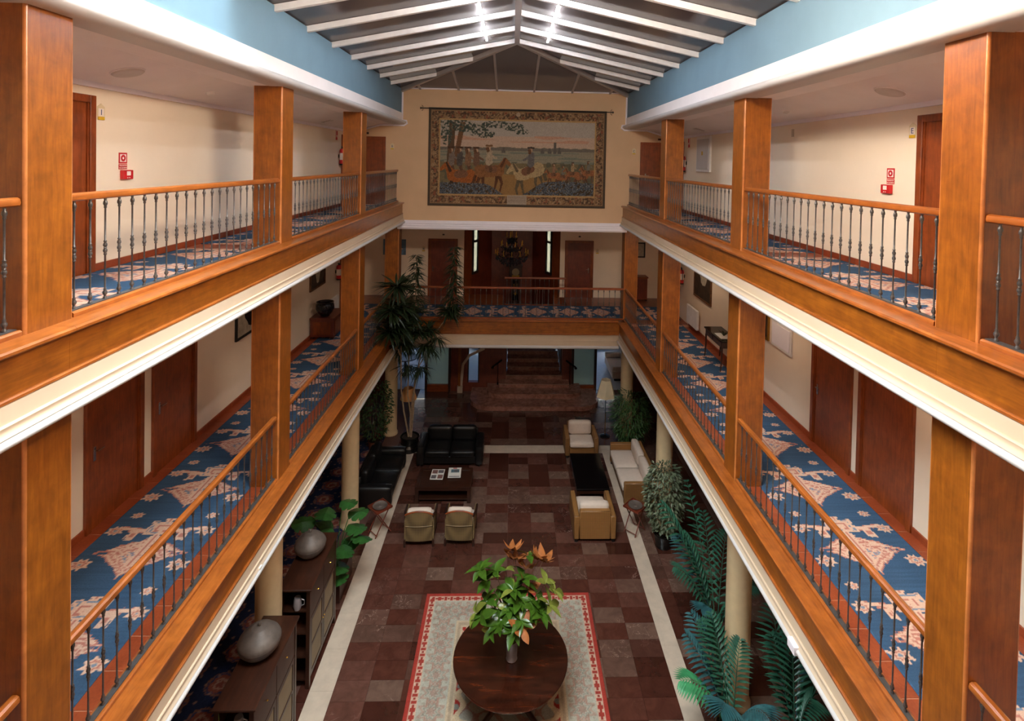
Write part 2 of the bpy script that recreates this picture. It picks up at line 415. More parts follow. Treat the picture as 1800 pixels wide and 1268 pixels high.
cor = MB().prism([(YF, 6.95), (YF - .05, 6.95), (YF - .07, 6.86), (YF - .12, 6.84), (YF - .12, 6.80), (YF - .17, 6.78), (YF - .19, 6.73), (YF - .16, 6.68), (YF, 6.67)], -3.6, 3.6, 'x')
struct(trim_name(), cor, 'crown_white', 'white stepped cornice below the tapestry wall', 'moulding')
# hall behind the bridge, its ceiling and bay
struct('floor_hall', B(-5.7, -.3, YF, YH + .3, 3.15, FL - .004).box(-.3, 2.0, YF, 19.3, 3.15, FL - .004).box(2.0, 5.7, YF, YH + .3, 3.15, FL - .004).box(1.6, 2.0, YH - .05, YH + .35, 3.15, FL - .004), 'doorwood_x', 'dark floor of the hall behind the bridge', 'floor')
struct('ceiling_hall', B(-5.7, 5.7, YF + .25, YH + .25, 6.86, 7.0).box(-1.95, 1.95, YH + .25, 22.8, 6.86, 7.0), 'ceiling_white', 'ceiling of the hall behind the bridge', 'ceiling')
struct('wall_far_gallery', B(-5.7, -1.82, YH, YH + .25, FL, 6.86).box(1.82, 5.7, YH, YH + .25, FL, 6.86), 'wall_cream', 'cream back wall of the hall with two doors', 'wall')
struct('wall_stair_bay', B(-1.9, 1.9, 22.6, 22.8, 1.2, 6.86), 'redpanel_z', 'red brown panelled back of the stair bay', 'wall')
struct('floor_stair_bay', B(-2.2, 2.2, 21.4, 22.6, 2.4, 2.55), 'doorwood_x', 'stair landing inside the bay', 'floor')
def quadpanel(x0, y0, x1, y1, z0, z1, th=.08):
    d = Vector((x1 - x0, y1 - y0, 0)).normalized(); n = Vector((-d.y, d.x, 0)) * th * (1 if x0 < 0 else -1)
    return MB().prism([(x0, y0), (x1, y1), (x1 + n.x, y1 + n.y), (x0 + n.x, y0 + n.y)], z0, z1, 'z')
wn = [0]
for s in (-1, 1):
    nm = SIDE[s]
    A_, B_ = (s * 1.82, YH), (s * .85, 22.6)
    def on(t, off=0):
        d = Vector((B_[0] - A_[0], B_[1] - A_[1])); nn = Vector((d.y, -d.x)).normalized() * (-s) * off
        return (A_[0] + d.x * t + nn.x, A_[1] + d.y * t + nn.y)
    p0, p1, p2, p3 = on(0), on(.27), on(.47), on(1)
    o = struct_root('wall_bay_%s' % nm, 'angled %s panelled side of the stair bay' % nm, 'wall')
    quadpanel(*p0, *p1, FL - 1.2, 6.86).build('panel', 'doorwood_z', o); quadpanel(*p2, *p3, FL - 1.2, 6.86).build('panel', 'redpanel_z', o)
    quadpanel(*p1, *p2, FL - 1.2, 4.45).build('panel', 'redpanel_z', o)
    wn[0] += 1
    wi = struct_root('window_%d' % wn[0], 'tall narrow frosted window in the %s side of the stair bay' % nm, 'window')
    q1, q2 = on(.27, .04), on(.47, .04)
    for (a, b) in ((.27, .30), (.44, .47)): quadpanel(*on(a, .05), *on(b, .05), 4.42, 6.86, .07).build('window_frame', 'frame_black', wi)
    for (a, b) in ((4.42, 4.52), (5.66, 5.74)): quadpanel(*on(.30, .05), *on(.44, .05), a, b, .07).build('window_frame', 'frame_black', wi)
    for (a, b) in ((4.52, 5.66), (5.74, 6.86)): quadpanel(*on(.30, 0), *on(.44, 0), a, b, .015).build('pane', 'bay_window_glass', wi)
# ground far wall: lobby screen below the bridge
YG = 20.7
g_ = B(-5.7, -4.55, YG, YG + .2, 0, 3.15).box(-2.28, -1.62, YG, YG + .2, 0, 3.15).box(-1.18, -.75, YG, YG + .2, 0, 3.15).box(2.2, 2.38, YG, YG + .2, 0, 3.15)
g_.box(4.35, 5.7, YG, YG + .2, 0, 3.15).box(-4.55, 4.35, YG, YG + .2, 2.45, 3.15).box(-1.62, -1.18, YG, YG + .2, 0, .35).box(-.75, -.16, YG, YG + .2, 0, 3.15).box(2.0, 2.2, YG, YG + .2, 0, 3.15)
struct('wall_far_ground', g_, 'redpanel_z', 'dark timber screen wall at the foot of the staircase', 'wall')
struct('ceiling_ground', B(-5.7, -1.95, YH + .3, 22.8, 3.15, 3.3).box(1.95, 5.7, YH + .3, 22.8, 3.15, 3.3).box(-5.7, 5.7, 22.8, 26, 3.15, 3.3), 'ceiling_white', 'ceiling of the rear lobby', 'ceiling')
struct('wall_far_lobby', B(-5.7, 5.7, 26, 26.2, 0, .3).box(-5.7, 5.7, 26, 26.2, 2.7, 3.3).box(-5.7, -5.3, 26, 26.2, .3, 2.7).box(5.3, 5.7, 26, 26.2, .3, 2.7), 'wall_cream', 'rear lobby wall around the garden window', 'wall')
wn[0] += 1
lw = struct_root('window_%d' % wn[0], 'wide blue daylight window of the rear lobby', 'window')
for k in range(6):
    x0 = -5.3 + k * 10.6 / 6
    B(x0 + .04, x0 + 10.6 / 6 - .04, 26.08, 26.1, .34, 2.66).build('pane', 'lobby_glass', lw)
for k in range(7): B(-5.34 + k * 10.6 / 6 , -5.26 + k * 10.6 / 6, 26.04, 26.14, .3, 2.7).build('window_frame', 'frame_black', lw)
struct('roof_stair_bay', MB().prism([(1.80, 20.7), (2.0, 20.7), (2.0, 22.85), (.80, 22.85), (.86, 22.6)], 3.15, 3.3, 'z').prism([(-1.80, 20.7), (-2.0, 20.7), (-2.0, 22.85), (-.80, 22.85), (-.86, 22.6)], 3.15, 3.3, 'z'), 'wall_cream', 'flat roof around the outside of the stair bay', 'roof')
struct('floor_lobby', B(-5.7, -.16, YG + .2, 26, -.02, .004).box(2.0, 5.7, YG + .2, 26, -.02, .004).box(-.16, 2.0, 23.0, 26, -.02, .004), 'lobby_tile', 'pale tiled floor of the bluish rear lobby', 'floor')

dn = [0]
def door(axis, s, pos, a0, a1, z, top, label, handle=1, leafmat='doorwood_z', framemat='doorwood_z', fw=.09, proud=.05):
    dn[0] += 1
    d = struct_root('door_%d' % dn[0], label, 'door')
    def bx(u0, u1, v0, v1, z0, z1, ch=0):       # u along the wall, v out of the wall
        if axis == 'x': return B(pos - s * v0, pos - s * v1, u0, u1, z0, z1, ch)
        return B(u0, u1, pos - v0, pos - v1, z0, z1, ch)
    bx(a0, a0 + fw, 0, proud, z, top, .006).build('door_frame', framemat, d)
    bx(a1 - fw, a1, 0, proud, z, top, .006).build('door_frame', framemat, d)
    bx(a0 + fw, a1 - fw, 0, proud, top - fw, top, .006).build('door_frame', framemat, d)
    leaf = bx(a0 + fw, a1 - fw, 0, .014, z, top - fw).build('door_leaf', leafmat, d)
    for e in (a0 + fw + .012, a1 - fw - .012): bx(e - .012, e + .012, .012, .03, z, top - fw).build('door_stop', framemat, d)
    h = a0 + fw + .09 if handle < 0 else a1 - fw - .09
    if handle:
        hb = bx(h - .022, h + .022, .014, .022, z + .93, z + 1.13, .003).build('handle_plate', 'steel', d)
        m = MB(); q = lambda u, v, zz: ((pos - s * v, u, zz) if axis == 'x' else (u, pos - v, zz))
        m.tube([q(h, .02, z + 1.07), q(h, .06, z + 1.07), q(h + (.11 if handle < 0 else -.11), .065, z + 1.07)], .009, 6).build('handle', 'steel', d, 40)
    return d
door('x', -1, -5.1, 5.72, 6.70, FU, 9.55, 'brown door in the left top corridor wall beside the I plate', -1)
door('x', 1, 5.1, 5.72, 6.70, FU, 9.55, 'brown door in the right top corridor wall beside the E plate', -1)
door('y', 1, YF, -4.98, -4.03, FU, 9.55, 'brown door at the far end of the left top corridor', -1)
door('y', 1, YF, 4.0, 4.96, FU, 9.55, 'brown door at the far end of the right top corridor', -1)
door('x', -1, -5.7, 8.72, 9.90, FL, 5.95, 'dark brown bedroom door, farther one on the left lower gallery', -1)
door('x', -1, -5.7, 7.36, 8.50, FL, 5.95, 'dark brown bedroom door, nearer one on the left lower gallery', -1)
door('x', 1, 5.7, 8.77, 9.97, FL, 5.95, 'dark brown bedroom door, farther one on the right lower gallery', 1)
door('x', 1, 5.7, 7.37, 8.59, FL, 5.95, 'dark brown bedroom door, nearer one on the right lower gallery', 0)
door('y', 1, YH, -3.16, -2.06, FL, 5.89, 'brown door left of the stair bay in the back hall', -1, 'redpanel_z')
door('y', 1, YH, 2.0, 3.09, FL, 5.89, 'brown door right of the stair bay in the back hall', 1, 'redpanel_z')
door('x', -1, -5.1, 16.15, 17.05, FU, 9.55, 'side door by the fire extinguisher, left top corridor', 0)
door('x', 1, 5.1, 16.15, 17.05, FU, 9.55, 'side door by the fire extinguisher, right top corridor', 0)
door('x', -1, -5.7, 18.1, 19.1, FL, 5.95, 'side door past the fire extinguisher, left lower gallery', 0)
door('x', 1, 5.7, 18.1, 19.1, FL, 5.95, 'side door past the fire extinguisher, right lower gallery', 0)
# glazed lobby doors
for x0, x1, nm in ((-3.24, -2.26, 'left'), (2.37, 3.34, 'right')):
    dn[0] += 1
    d = struct_root('door_%d' % dn[0], 'frosted glass lobby door to the %s of the staircase' % nm, 'door')
    B(x0, x0 + .09, YG - .05, YG + .2, 0, 2.45).build('door_frame', 'darkwood_z', d); B(x1 - .09, x1, YG - .05, YG + .2, 0, 2.45).build('door_frame', 'darkwood_z', d)
    B(x0 + .09, x1 - .09, YG - .05, YG + .2, 0, .27).build('kick_panel', 'doorwood_x', d); B(x0 + .09, x1 - .09, YG - .05, YG + .2, 2.36, 2.45).build('door_frame', 'darkwood_x', d)
    B(x0 + .09, x1 - .09, YG + .04, YG + .06, .27, 2.36).build('pane', 'frosted_glass', d)
wn[0] += 1
nw = struct_root('window_%d' % wn[0], 'narrow blue window left of the staircase', 'window')
B(-1.62, -1.18, YG + .08, YG + .1, .35, 2.45).build('pane', 'clear_glass', nw)
for e in (-1.62, -1.22): B(e, e + .04, YG - .02, YG + .12, .35, 2.45).build('window_frame', 'frame_black', nw)

# ------------------------------------------------------------------ balcony edges (ledge, panels, mouldings)
JO = [-.9] + [c + S / 2 for c in COL[:3]] + [17.0]
def edge(t, s, lev):
    nm = SIDE[s]
    o = struct_root(trim_name(), 'wood and cream balcony edge of the %s %s gallery' % (nm, lev), 'balcony edge', (0, 0, t))
    for a, b in zip(JO, JO[1:]):
        MB().prism([(s * 3.415, -.045), (s * 3.40, -.032), (s * 3.40, -.013), (s * 3.415, 0), (s * 3.75, 0), (s * 3.75, -.045)], a + .001, b - .001).build('ledge_board', 'ledge_y', o)
        B(s * 3.455, s * 3.60, a + .001, b - .001, -.335, -.045).build('fascia_panel', 'wood_y', o)
        MB().prism([(s * 3.60, -.335), (s * 3.44, -.335), (s * 3.428, -.343), (s * 3.428, -.36), (s * 3.44, -.37), (s * 3.60, -.37)], a, b).build('bead_moulding', 'ledge_y', o)
    MB().prism([(s * 3.60, -.37), (s * 3.432, -.37), (s * 3.425, -.495), (s * 3.60, -.495)], JO[0], JO[-1]).build('cream_band', 'fascia_cream', o)
    MB().prism([(s * 3.60, -.495), (s * 3.41, -.495), (s * 3.403, -.505), (s * 3.41, -.53), (s * 3.402, -.555), (s * 3.385, -.575), (s * 3.60, -.578)], JO[0], JO[-1]).build('cove_moulding', 'fascia_cream', o, 40)
    MB().prism([(s * (3.42 - .06 * math.sin(a)), -.617 + .040 * math.cos(a)) for a in np.linspace(0, math.pi, 9)] + [(s * 3.6, -.657), (s * 3.6, -.577)], JO[0], JO[-1]).build('roll_moulding', 'white_paint', o, 40)
    B(s * 3.60, s * 3.75, JO[0], JO[-1], -.1, -.045).build('kerb', 'grout', o)
    return o
for s in (-1, 1): edge(UP, s, 'top'); edge(LO, s, 'lower')
o = struct_root(trim_name(), 'wood and cream edge of the bridge below the tapestry', 'balcony edge', (0, 0, 0))
b0 = 16.98
MB().prism([(b0 + .015, 3.80), (b0, 3.815), (b0, 3.835), (b0 + .015, 3.85), (b0 + .3, 3.85), (b0 + .3, 3.80)], -3.40, 3.40, 'x').build('ledge_board', 'ledge_x', o)
B(-3.43, 3.43, b0 + .05, b0 + .3, 3.43, 3.80).build('fascia_panel', 'wood_x', o)
MB().prism([(b0 + .3, 3.43), (b0 + .04, 3.43), (b0 + .025, 3.42), (b0 + .025, 3.40), (b0 + .04, 3.39), (b0 + .3, 3.39)], -3.43, 3.43, 'x').build('bead_moulding', 'ledge_x', o)
B(-3.43, 3.43, b0 + .07, b0 + .3, 3.22, 3.39).build('cream_band', 'fascia_cream', o)
B(-3.43, 3.43, b0 + .05, b0 + .3, 3.05, 3.22).build('cream_band', 'fascia_cream', o)
MB().prism([(b0 + .05 - .06 * math.sin(a), 3.0 + .05 * math.cos(a)) for a in np.linspace(0, math.pi, 9)] + [(b0 + .3, 2.95), (b0 + .3, 3.05)], -3.43, 3.43, 'x').build('roll_moulding', 'white_paint', o, 40)

# ------------------------------------------------------------------ columns
ORD = ['nearest', 'second', 'third', 'fourth']
bead_v = MB().tube([(0, 0, 0), (0, 0, 1)], .022, 10).mesh('corner_bead', 'bead', 50)
def column(s, k, z0, z1, lev, base):
    y0 = COL[k]
    t = thing('wooden_column', 'square wooden column, %s from the camera on the %s %s gallery' % (ORD[k], SIDE[s], lev), 'column', (s * (XC + S / 2), y0 + S / 2, z0), 0, 'square wooden columns')
    h = S / 2; q = .022
    MB().prism([(-h + q, -h), (h - q, -h), (h - q, -h + q), (h, -h + q), (h, h - q), (h - q, h - q), (h - q, h), (-h + q, h), (-h + q, h - q), (-h, h - q), (-h, -h + q), (-h + q, -h + q)], 0, z1 - z0, 'z').build('shaft', 'wood_z', t)
    for a in (-1, 1):
        for b in (-1, 1):
            c = put('corner_bead', bead_v, t, (a * (h - q), b * (h - q), 0)); c.scale = (1, 1, z1 - z0)
    B(s * (3.76 - XC - h), s * h, -h, h, base - z0, 0).build('foot_block', 'wood_y', t)
    return t
for s in (-1, 1):
    for k in range(3): column(s, k, UP, 9.946, 'top', FU)
    for k in range(4): column(s, k, LO, 6.855, 'lower', FL)
rc = MB().lathe([(.23, 0), (.23, .06), (.205, .09), (.2, .14), (.2, 2.98), (.22, 3.02), (.22, 3.14)], 28)
rcm = rc.mesh('round_column', 'cream_column', 40)
for s in (-1, 1):
    for k in (1, 2, 3):
        tag(put('round_column', rcm, None, (s * (XC + S / 2), COL[k] + S / 2, 0)), 'round cream column below the %s %s wooden column' % (SIDE[s], ORD[k]), 'column', 'round cream columns')

# ------------------------------------------------------------------ railings
def baluster_profile(h):
    k = h / .9
    z = lambda v: v * k
    return [(.016, 0), (.016, z(.012)), (.010, z(.02)), (.010, z(.03)), (.019, z(.045)), (.019, z(.06)), (.010, z(.075)), (.013, z(.082)), (.0075, z(.095)), (.0075, z(.39)),
            (.013, z(.395)), (.013, z(.402)), (.009, z(.408)), (.0165, z(.425)), (.0165, z(.438)), (.010, z(.45)), (.014, z(.456)), (.010, z(.462)), (.0165, z(.475)), (.0165, z(.488)),
            (.009, z(.505)), (.013, z(.511)), (.013, z(.518)), (.0075, z(.525)), (.0075, z(.81)), (.013, z(.82)), (.010, z(.83)), (.018, z(.85)), (.016, z(.87)), (.010, z(.88)), (.012, z(.9))]
bal = MB().lathe(baluster_profile(.9), 8).mesh('baluster', 'iron', 60)
def railing(label, p0, p1, z, n, group, hmat='ledge_x', over=0):
    p0 = Vector(p0); p1 = Vector(p1); L_ = (p1 - p0).length; ang = math.atan2(p1.y - p0.y, p1.x - p0.x)
    t = thing('balustrade', label, 'railing', (p0.x, p0.y, z), ang, group)
    m = MB(); sec = [(-.036, .955), (-.04, .975), (-.034, 1.0), (-.016, 1.012), (.016, 1.012), (.034, 1.0), (.04, .975), (.036, .955), (.02, .945), (-.02, .945)]
    m.prism(sec, -over, L_ + over, 'x').build('handrail', hmat, t, 30)
    MB().prism([(-.06, 0), (-.06, .03), (-.045, .042), (.045, .042), (.06, .03), (.06, 0)], .01, L_ - .01, 'x').build('wood_strip', hmat, t)
    B(.02, L_ - .02, -.028, .028, .042, .05).build('metal_strip', 'strip_metal', t)
    for i in range(n):
        o = put('baluster', bal, t, ((i + .5) * L_ / n, 0, .05)); o.scale = (1, 1, .995)
    return t
for s in (-1, 1):
    for z, lev, gm in ((UP, 'top', 'top gallery balustrades'), (LO, 'lower', 'lower gallery balustrades')):
        xr = s * 3.665
        bays = [(.6, COL[0] - .001, 20, 'bay nearest the camera'), (COL[0] + S, COL[1], 23, 'second bay'), (COL[1] + S, COL[2], 23, 'third bay'), (COL[2] + S, 17.12 if lev == 'top' else COL[3], 24, 'last bay before the tapestry wall')]
        for a, b, n, w_ in bays:
            railing('iron baluster railing with wooden handrail, %s %s gallery, %s' % (SIDE[s], lev, w_), (xr, a + .002), (xr, b - .002), z, n, gm)
railing('long wooden handrail railing across the bridge below the tapestry', (-3.58, 17.2), (3.58, 17.2), 3.85, 40, 'hall railings', 'doorwood_x')
railing('short guard railing around the stair opening in the hall', (-.25, 19.285), (1.92, 19.285), FL, 13, 'hall railings', 'doorwood_x')

# ------------------------------------------------------------------ glass roof
RZ, EZ, EX, YR = 11.81, 11.06, 3.62, 13.1
roof = struct_root('ceiling', 'hipped glass roof with white rafters over the atrium', 'roof')
ys = [8.08 + 1.252 * k for k in range(-8, 7)]
def roofz(x): return RZ - (RZ - EZ) * abs(x) / EX
def inclined(p0, p1, w_, d, name, mat, lift=0):
    p0 = Vector(p0); p1 = Vector(p1); ax = (p1 - p0).normalized(); side = ax.cross(Vector((0, 0, 1))).normalized(); up = side.cross(ax)
    vs = []
    for p in (p0, p1):
        for a, b in ((-1, 0), (1, 0), (1, 1), (-1, 1)): vs.append(p + side * a * w_ / 2 + up * (b * d - d + lift))
    return MB().add(vs, [(0, 1, 2, 3), (7, 6, 5, 4), (0, 4, 5, 1), (1, 5, 6, 2), (2, 6, 7, 3), (3, 7, 4, 0)]).build(name, mat, roof)
hipx = lambda y: 0 if y <= YR else EX * (y - YR) / (YF - YR)
for y in ys:
    for s in (-1, 1):
        xi = max(.05, hipx(y)); inclined((s * xi, y, roofz(xi)), (s * EX, y, EZ), .075, .10, 'rafter', 'rafter_white')
inclined((0, -2, RZ + .02), (0, YR, RZ + .02), .12, .15, 'ridge_beam', 'mullion')
for s in (-1, 1): inclined((0, YR, RZ), (s * EX, YF, EZ), .10, .12, 'hip_rafter', 'mullion')
for xm in (.58, 1.78, 2.98):
    for s in (-1, 1):
        yt = YR + (YF - YR) * xm / EX
        inclined((s * xm, yt, roofz(xm)), (s * xm, YF, EZ + .04), .06, .06, 'mullion', 'mullion')
edges_ = [-2] + ys + [YF]
for i, (a, b) in enumerate(zip(edges_, edges_[1:])):
    for s in (-1, 1):
        xa, xb = hipx(a), hipx(b); mat = 'clear_glass' if 3 < a and b < 6.9 and s < 0 else 'smoked_panel'  # clear panes added in the unseen near left bays to let sky light in
        v = [(s * EX * 1.03, a, EZ - .02), (s * EX * 1.03, b, EZ - .02), (s * xb, b, roofz(xb)), (s * xa, a, roofz(xa))]
        vs = [(x, y, z + .005) for x, y, z in v] + [(x, y, z + .02) for x, y, z in v]
        MB().add(vs, [(0, 1, 2, 3), (7, 6, 5, 4), (0, 4, 5, 1), (1, 5, 6, 2), (2, 6, 7, 3), (3, 7, 4, 0)]).build('roof_pane', mat, roof)
hx = [-3.62, -2.98, -1.78, -.58, .58, 1.78, 2.98, 3.62]
for a, b in zip(hx, hx[1:]):
    ya, yb = YR + (YF - YR) * abs(a) / EX, YR + (YF - YR) * abs(b) / EX
    top = [(a, ya, roofz(a)), (b, yb, roofz(b))] if not a < 0 < b else [(a, ya, roofz(a)), (0, YR, RZ), (b, yb, roofz(b))]
    v = [(a, YF + .02, EZ + .02)] + top + [(b, YF + .02, EZ + .02)]
    n_ = len(v); vs = [(x, y, z + .005) for x, y, z in v] + [(x, y, z + .02) for x, y, z in v]
    MB().add(vs, [tuple(range(n_)), tuple(range(2 * n_ - 1, n_ - 1, -1))] + [(i, (i + 1) % n_, (i + 1) % n_ + n_, i + n_) for i in range(n_)]).build('roof_pane', 'smoked_panel', roof)

# ------------------------------------------------------------------ tiled floors
TX, TY = .572, .365
tile_me = B(-TX / 2 + .002, TX / 2 - .002, -TY / 2 + .002, TY / 2 - .002, -.02, 0).mesh('tile', 'marble')
cells = [((i + .5) * TX, (j + .5) * TY) for j in range(18, 58) for i in range(-6, 9)]
def hidden(x, y): return (-1.5 < x < 1.5 and y < 10.7) or y < 7.9
vis = [c for c in cells if not hidden(*c)]; vis.sort(key=lambda c: c[1] + (3 if abs(c[0]) > 3.2 else 0))
near, rest = vis[:300], vis[300:] + [c for c in cells if hidden(*c)]
for x, y in near: put('tile', tile_me, floor, (x, y, 0))
m = MB()
for x, y in rest: m.box(x - TX / 2 + .002, x + TX / 2 - .002, y - TY / 2 + .002, y + TY / 2 - .002, -.02, 0)
for j in range(58, 71):
    for i in range(-10, 10): m.box(i * TX + .002, (i + 1) * TX - .002, j * TY + .002, (j + 1) * TY - .002, -.02, 0)
o = m.build('tile_field', 'marble', floor); o['kind'] = 'stuff'
def band(x0, x1, y0, y1, n, ax):
    for k in range(n):
        if ax == 'y': B(x0, x1, y0 + (y1 - y0) * k / n + .001, y0 + (y1 - y0) * (k + 1) / n - .001, -.02, .0015).build('stone_band', 'band_stone', floor)
        else: B(x0 + (x1 - x0) * k / n + .001, x0 + (x1 - x0) * (k + 1) / n - .001, y0, y1, -.02, .0015).build('stone_band', 'band_stone', floor)
band(-3.25, -2.86, 6.6, 16.75, 13, 'y'); band(2.86, 3.18, 6.6, 16.75, 13, 'y'); band(-2.86, 2.86, 16.3, 16.75, 8, 'x')
# terracotta strips beside the gallery runners and tiled skirtings
T = .395
tc = B(-T / 2 + .005, T / 2 - .005, -T / 2 + .005, T / 2 - .005, -.012, 0).mesh('floor_tile', 'terracotta')
sk = B(-.012, .012, -T / 2 + .002, T / 2 - .002, 0, .1).mesh('skirting_tile', 'terracotta')
for s in (-1, 1):
    fl = bpy.data.objects['floor_%s_gallery' % SIDE[s]]
    for k in range(7, 43):
        y = k * T + .1
        put('floor_tile', tc, fl, (s * (3.76 + T / 2), y, FL)); put('floor_tile', tc, fl, (s * (5.7 - T / 2), y, FL))
    B(s * 4.16, s * 5.3, -1.5, 17.1, FL - .012, FL).build('floor_tile_field', 'terracotta', fl)
    ft = bpy.data.objects['floor_%s_top' % SIDE[s]]
    for k in range(3):
        for j in range(4): put('floor_tile', tc, ft, (s * (3.95 + j * .3), 8.5 + (k - 1) * T + .2, FU))
    for z, xw, lev, gaps in ((FU, 5.1, 'top', [(5.72, 6.70), (16.15, 17.1)]), (FL, 5.7, 'lower', [(7.36, 8.5 if s < 0 else 8.59), (8.72 if s < 0 else 8.77, 9.9 if s < 0 else 9.97)])):
        bb = struct_root('baseboard_%s_%s' % (SIDE[s], lev), 'terracotta skirting tiles along the %s %s corridor wall' % (SIDE[s], lev), 'skirting', (s * (xw - .012), 0, z))
        y_ = 3.5
        for g0, g1 in sorted(gaps) + [(17.1, 17.1)]:
            n_ = max(1, round((g0 - y_) / T)) if g0 - y_ > .02 else 0
            for k in range(n_):
                q = put('skirting_tile', sk, bb, (0, y_ + (k + .5) * (g0 - y_) / n_, 0)); q.scale = (1, (g0 - y_) / n_ / T, 1)
            y_ = g1

# ------------------------------------------------------------------ woven things (colours painted per point of a fine grid)
def vnoise(x, y, seed=0):
    xi, yi = np.floor(x).astype(np.int64), np.floor(y).astype(np.int64); fx, fy = x - xi, y - yi
    fx, fy = fx * fx * (3 - 2 * fx), fy * fy * (3 - 2 * fy)
    def h(a, b):
        n = (a * 374761393 + b * 668265263 + seed * 974711) & 0x7fffffff
        n = ((n ^ (n >> 13)) * 1274126177) & 0x7fffffff
        return ((n ^ (n >> 16)) & 0xffff) / 65535.
    return (h(xi, yi) * (1 - fx) + h(xi + 1, yi) * fx) * (1 - fy) + (h(xi, yi + 1) * (1 - fx) + h(xi + 1, yi + 1) * fx) * fy
def lin(c):
    c = np.asarray(c, float) / 255.; return np.where(c <= .04045, c / 12.92, ((c + .055) / 1.055) ** 2.4)
class Paint:
    def __init__(s, X, Y, base): s.X, s.Y = X, Y; s.c = np.tile(lin(base), (X.size, 1)).reshape(X.shape + (3,))
    def put(s, mask, col, a=1.0):
        m = np.clip(np.asarray(mask, float), 0, 1)[..., None] * a; s.c = s.c * (1 - m) + lin(col) * m
    def ell(s, cx, cy, rx, ry, col, rot=0, a=1.0, wob=0):
        dx, dy = s.X - cx, s.Y - cy; c, q = math.cos(rot), math.sin(rot)
        u, v = (dx * c + dy * q) / rx, (-dx * q + dy * c) / ry
        r = np.hypot(u, v)
        if wob: r = r * (1 + wob * np.cos(np.arctan2(v, u) * 8))
        s.put((r < 1) * 1.0, col, a)
    def mul(s, f): s.c = s.c * f[..., None]
def woven(name, nx, ny, wx, wy, paintfn, mat, th=.012, upright=False):
    x = np.linspace(0, wx, nx); y = np.linspace(0, wy, ny); X, Y = np.meshgrid(x, y)
    col = paintfn(X, Y)
    V = np.stack([X, Y, np.full_like(X, th)], -1).reshape(-1, 3)
    idx = np.arange(nx * ny).reshape(ny, nx)
    F = np.stack([idx[:-1, :-1], idx[:-1, 1:], idx[1:, 1:], idx[1:, :-1]], -1).reshape(-1, 4)
    ring = np.concatenate([idx[0, :], idx[1:, -1], idx[-1, -2::-1], idx[-2:0:-1, 0]])
    RV = V[ring].copy(); RV[:, 2] = 0
    nb = len(V); k = len(ring); j = np.arange(k); j2 = (j + 1) % k
    SF = np.stack([ring[j2], ring[j], nb + j, nb + j2], -1)
    V = np.concatenate([V, RV]); F = np.concatenate([F, SF]); cc = np.concatenate([col.reshape(-1, 3), col.reshape(-1, 3)[ring]])
    if upright: V = np.stack([V[:, 0], -V[:, 2], V[:, 1]], -1)
    me = bpy.data.meshes.new(name)
    me.vertices.add(len(V)); me.vertices.foreach_set('co', V.astype(np.float32).ravel())
    me.loops.add(F.size); me.loops.foreach_set('vertex_index', F.astype(np.int32).ravel())
    me.polygons.add(len(F)); me.polygons.foreach_set('loop_start', np.arange(0, F.size, 4, dtype=np.int32))
    try: me.polygons.foreach_set('loop_total', np.full(len(F), 4, dtype=np.int32))
    except Exception: pass
    me.update(calc_edges=True); me.validate()
    at = me.color_attributes.new('Col', 'FLOAT_COLOR', 'POINT')
    at.data.foreach_set('color', np.concatenate([cc, np.ones((len(cc), 1))], 1).astype(np.float32).ravel())
    me.materials.append(M[mat]); return me

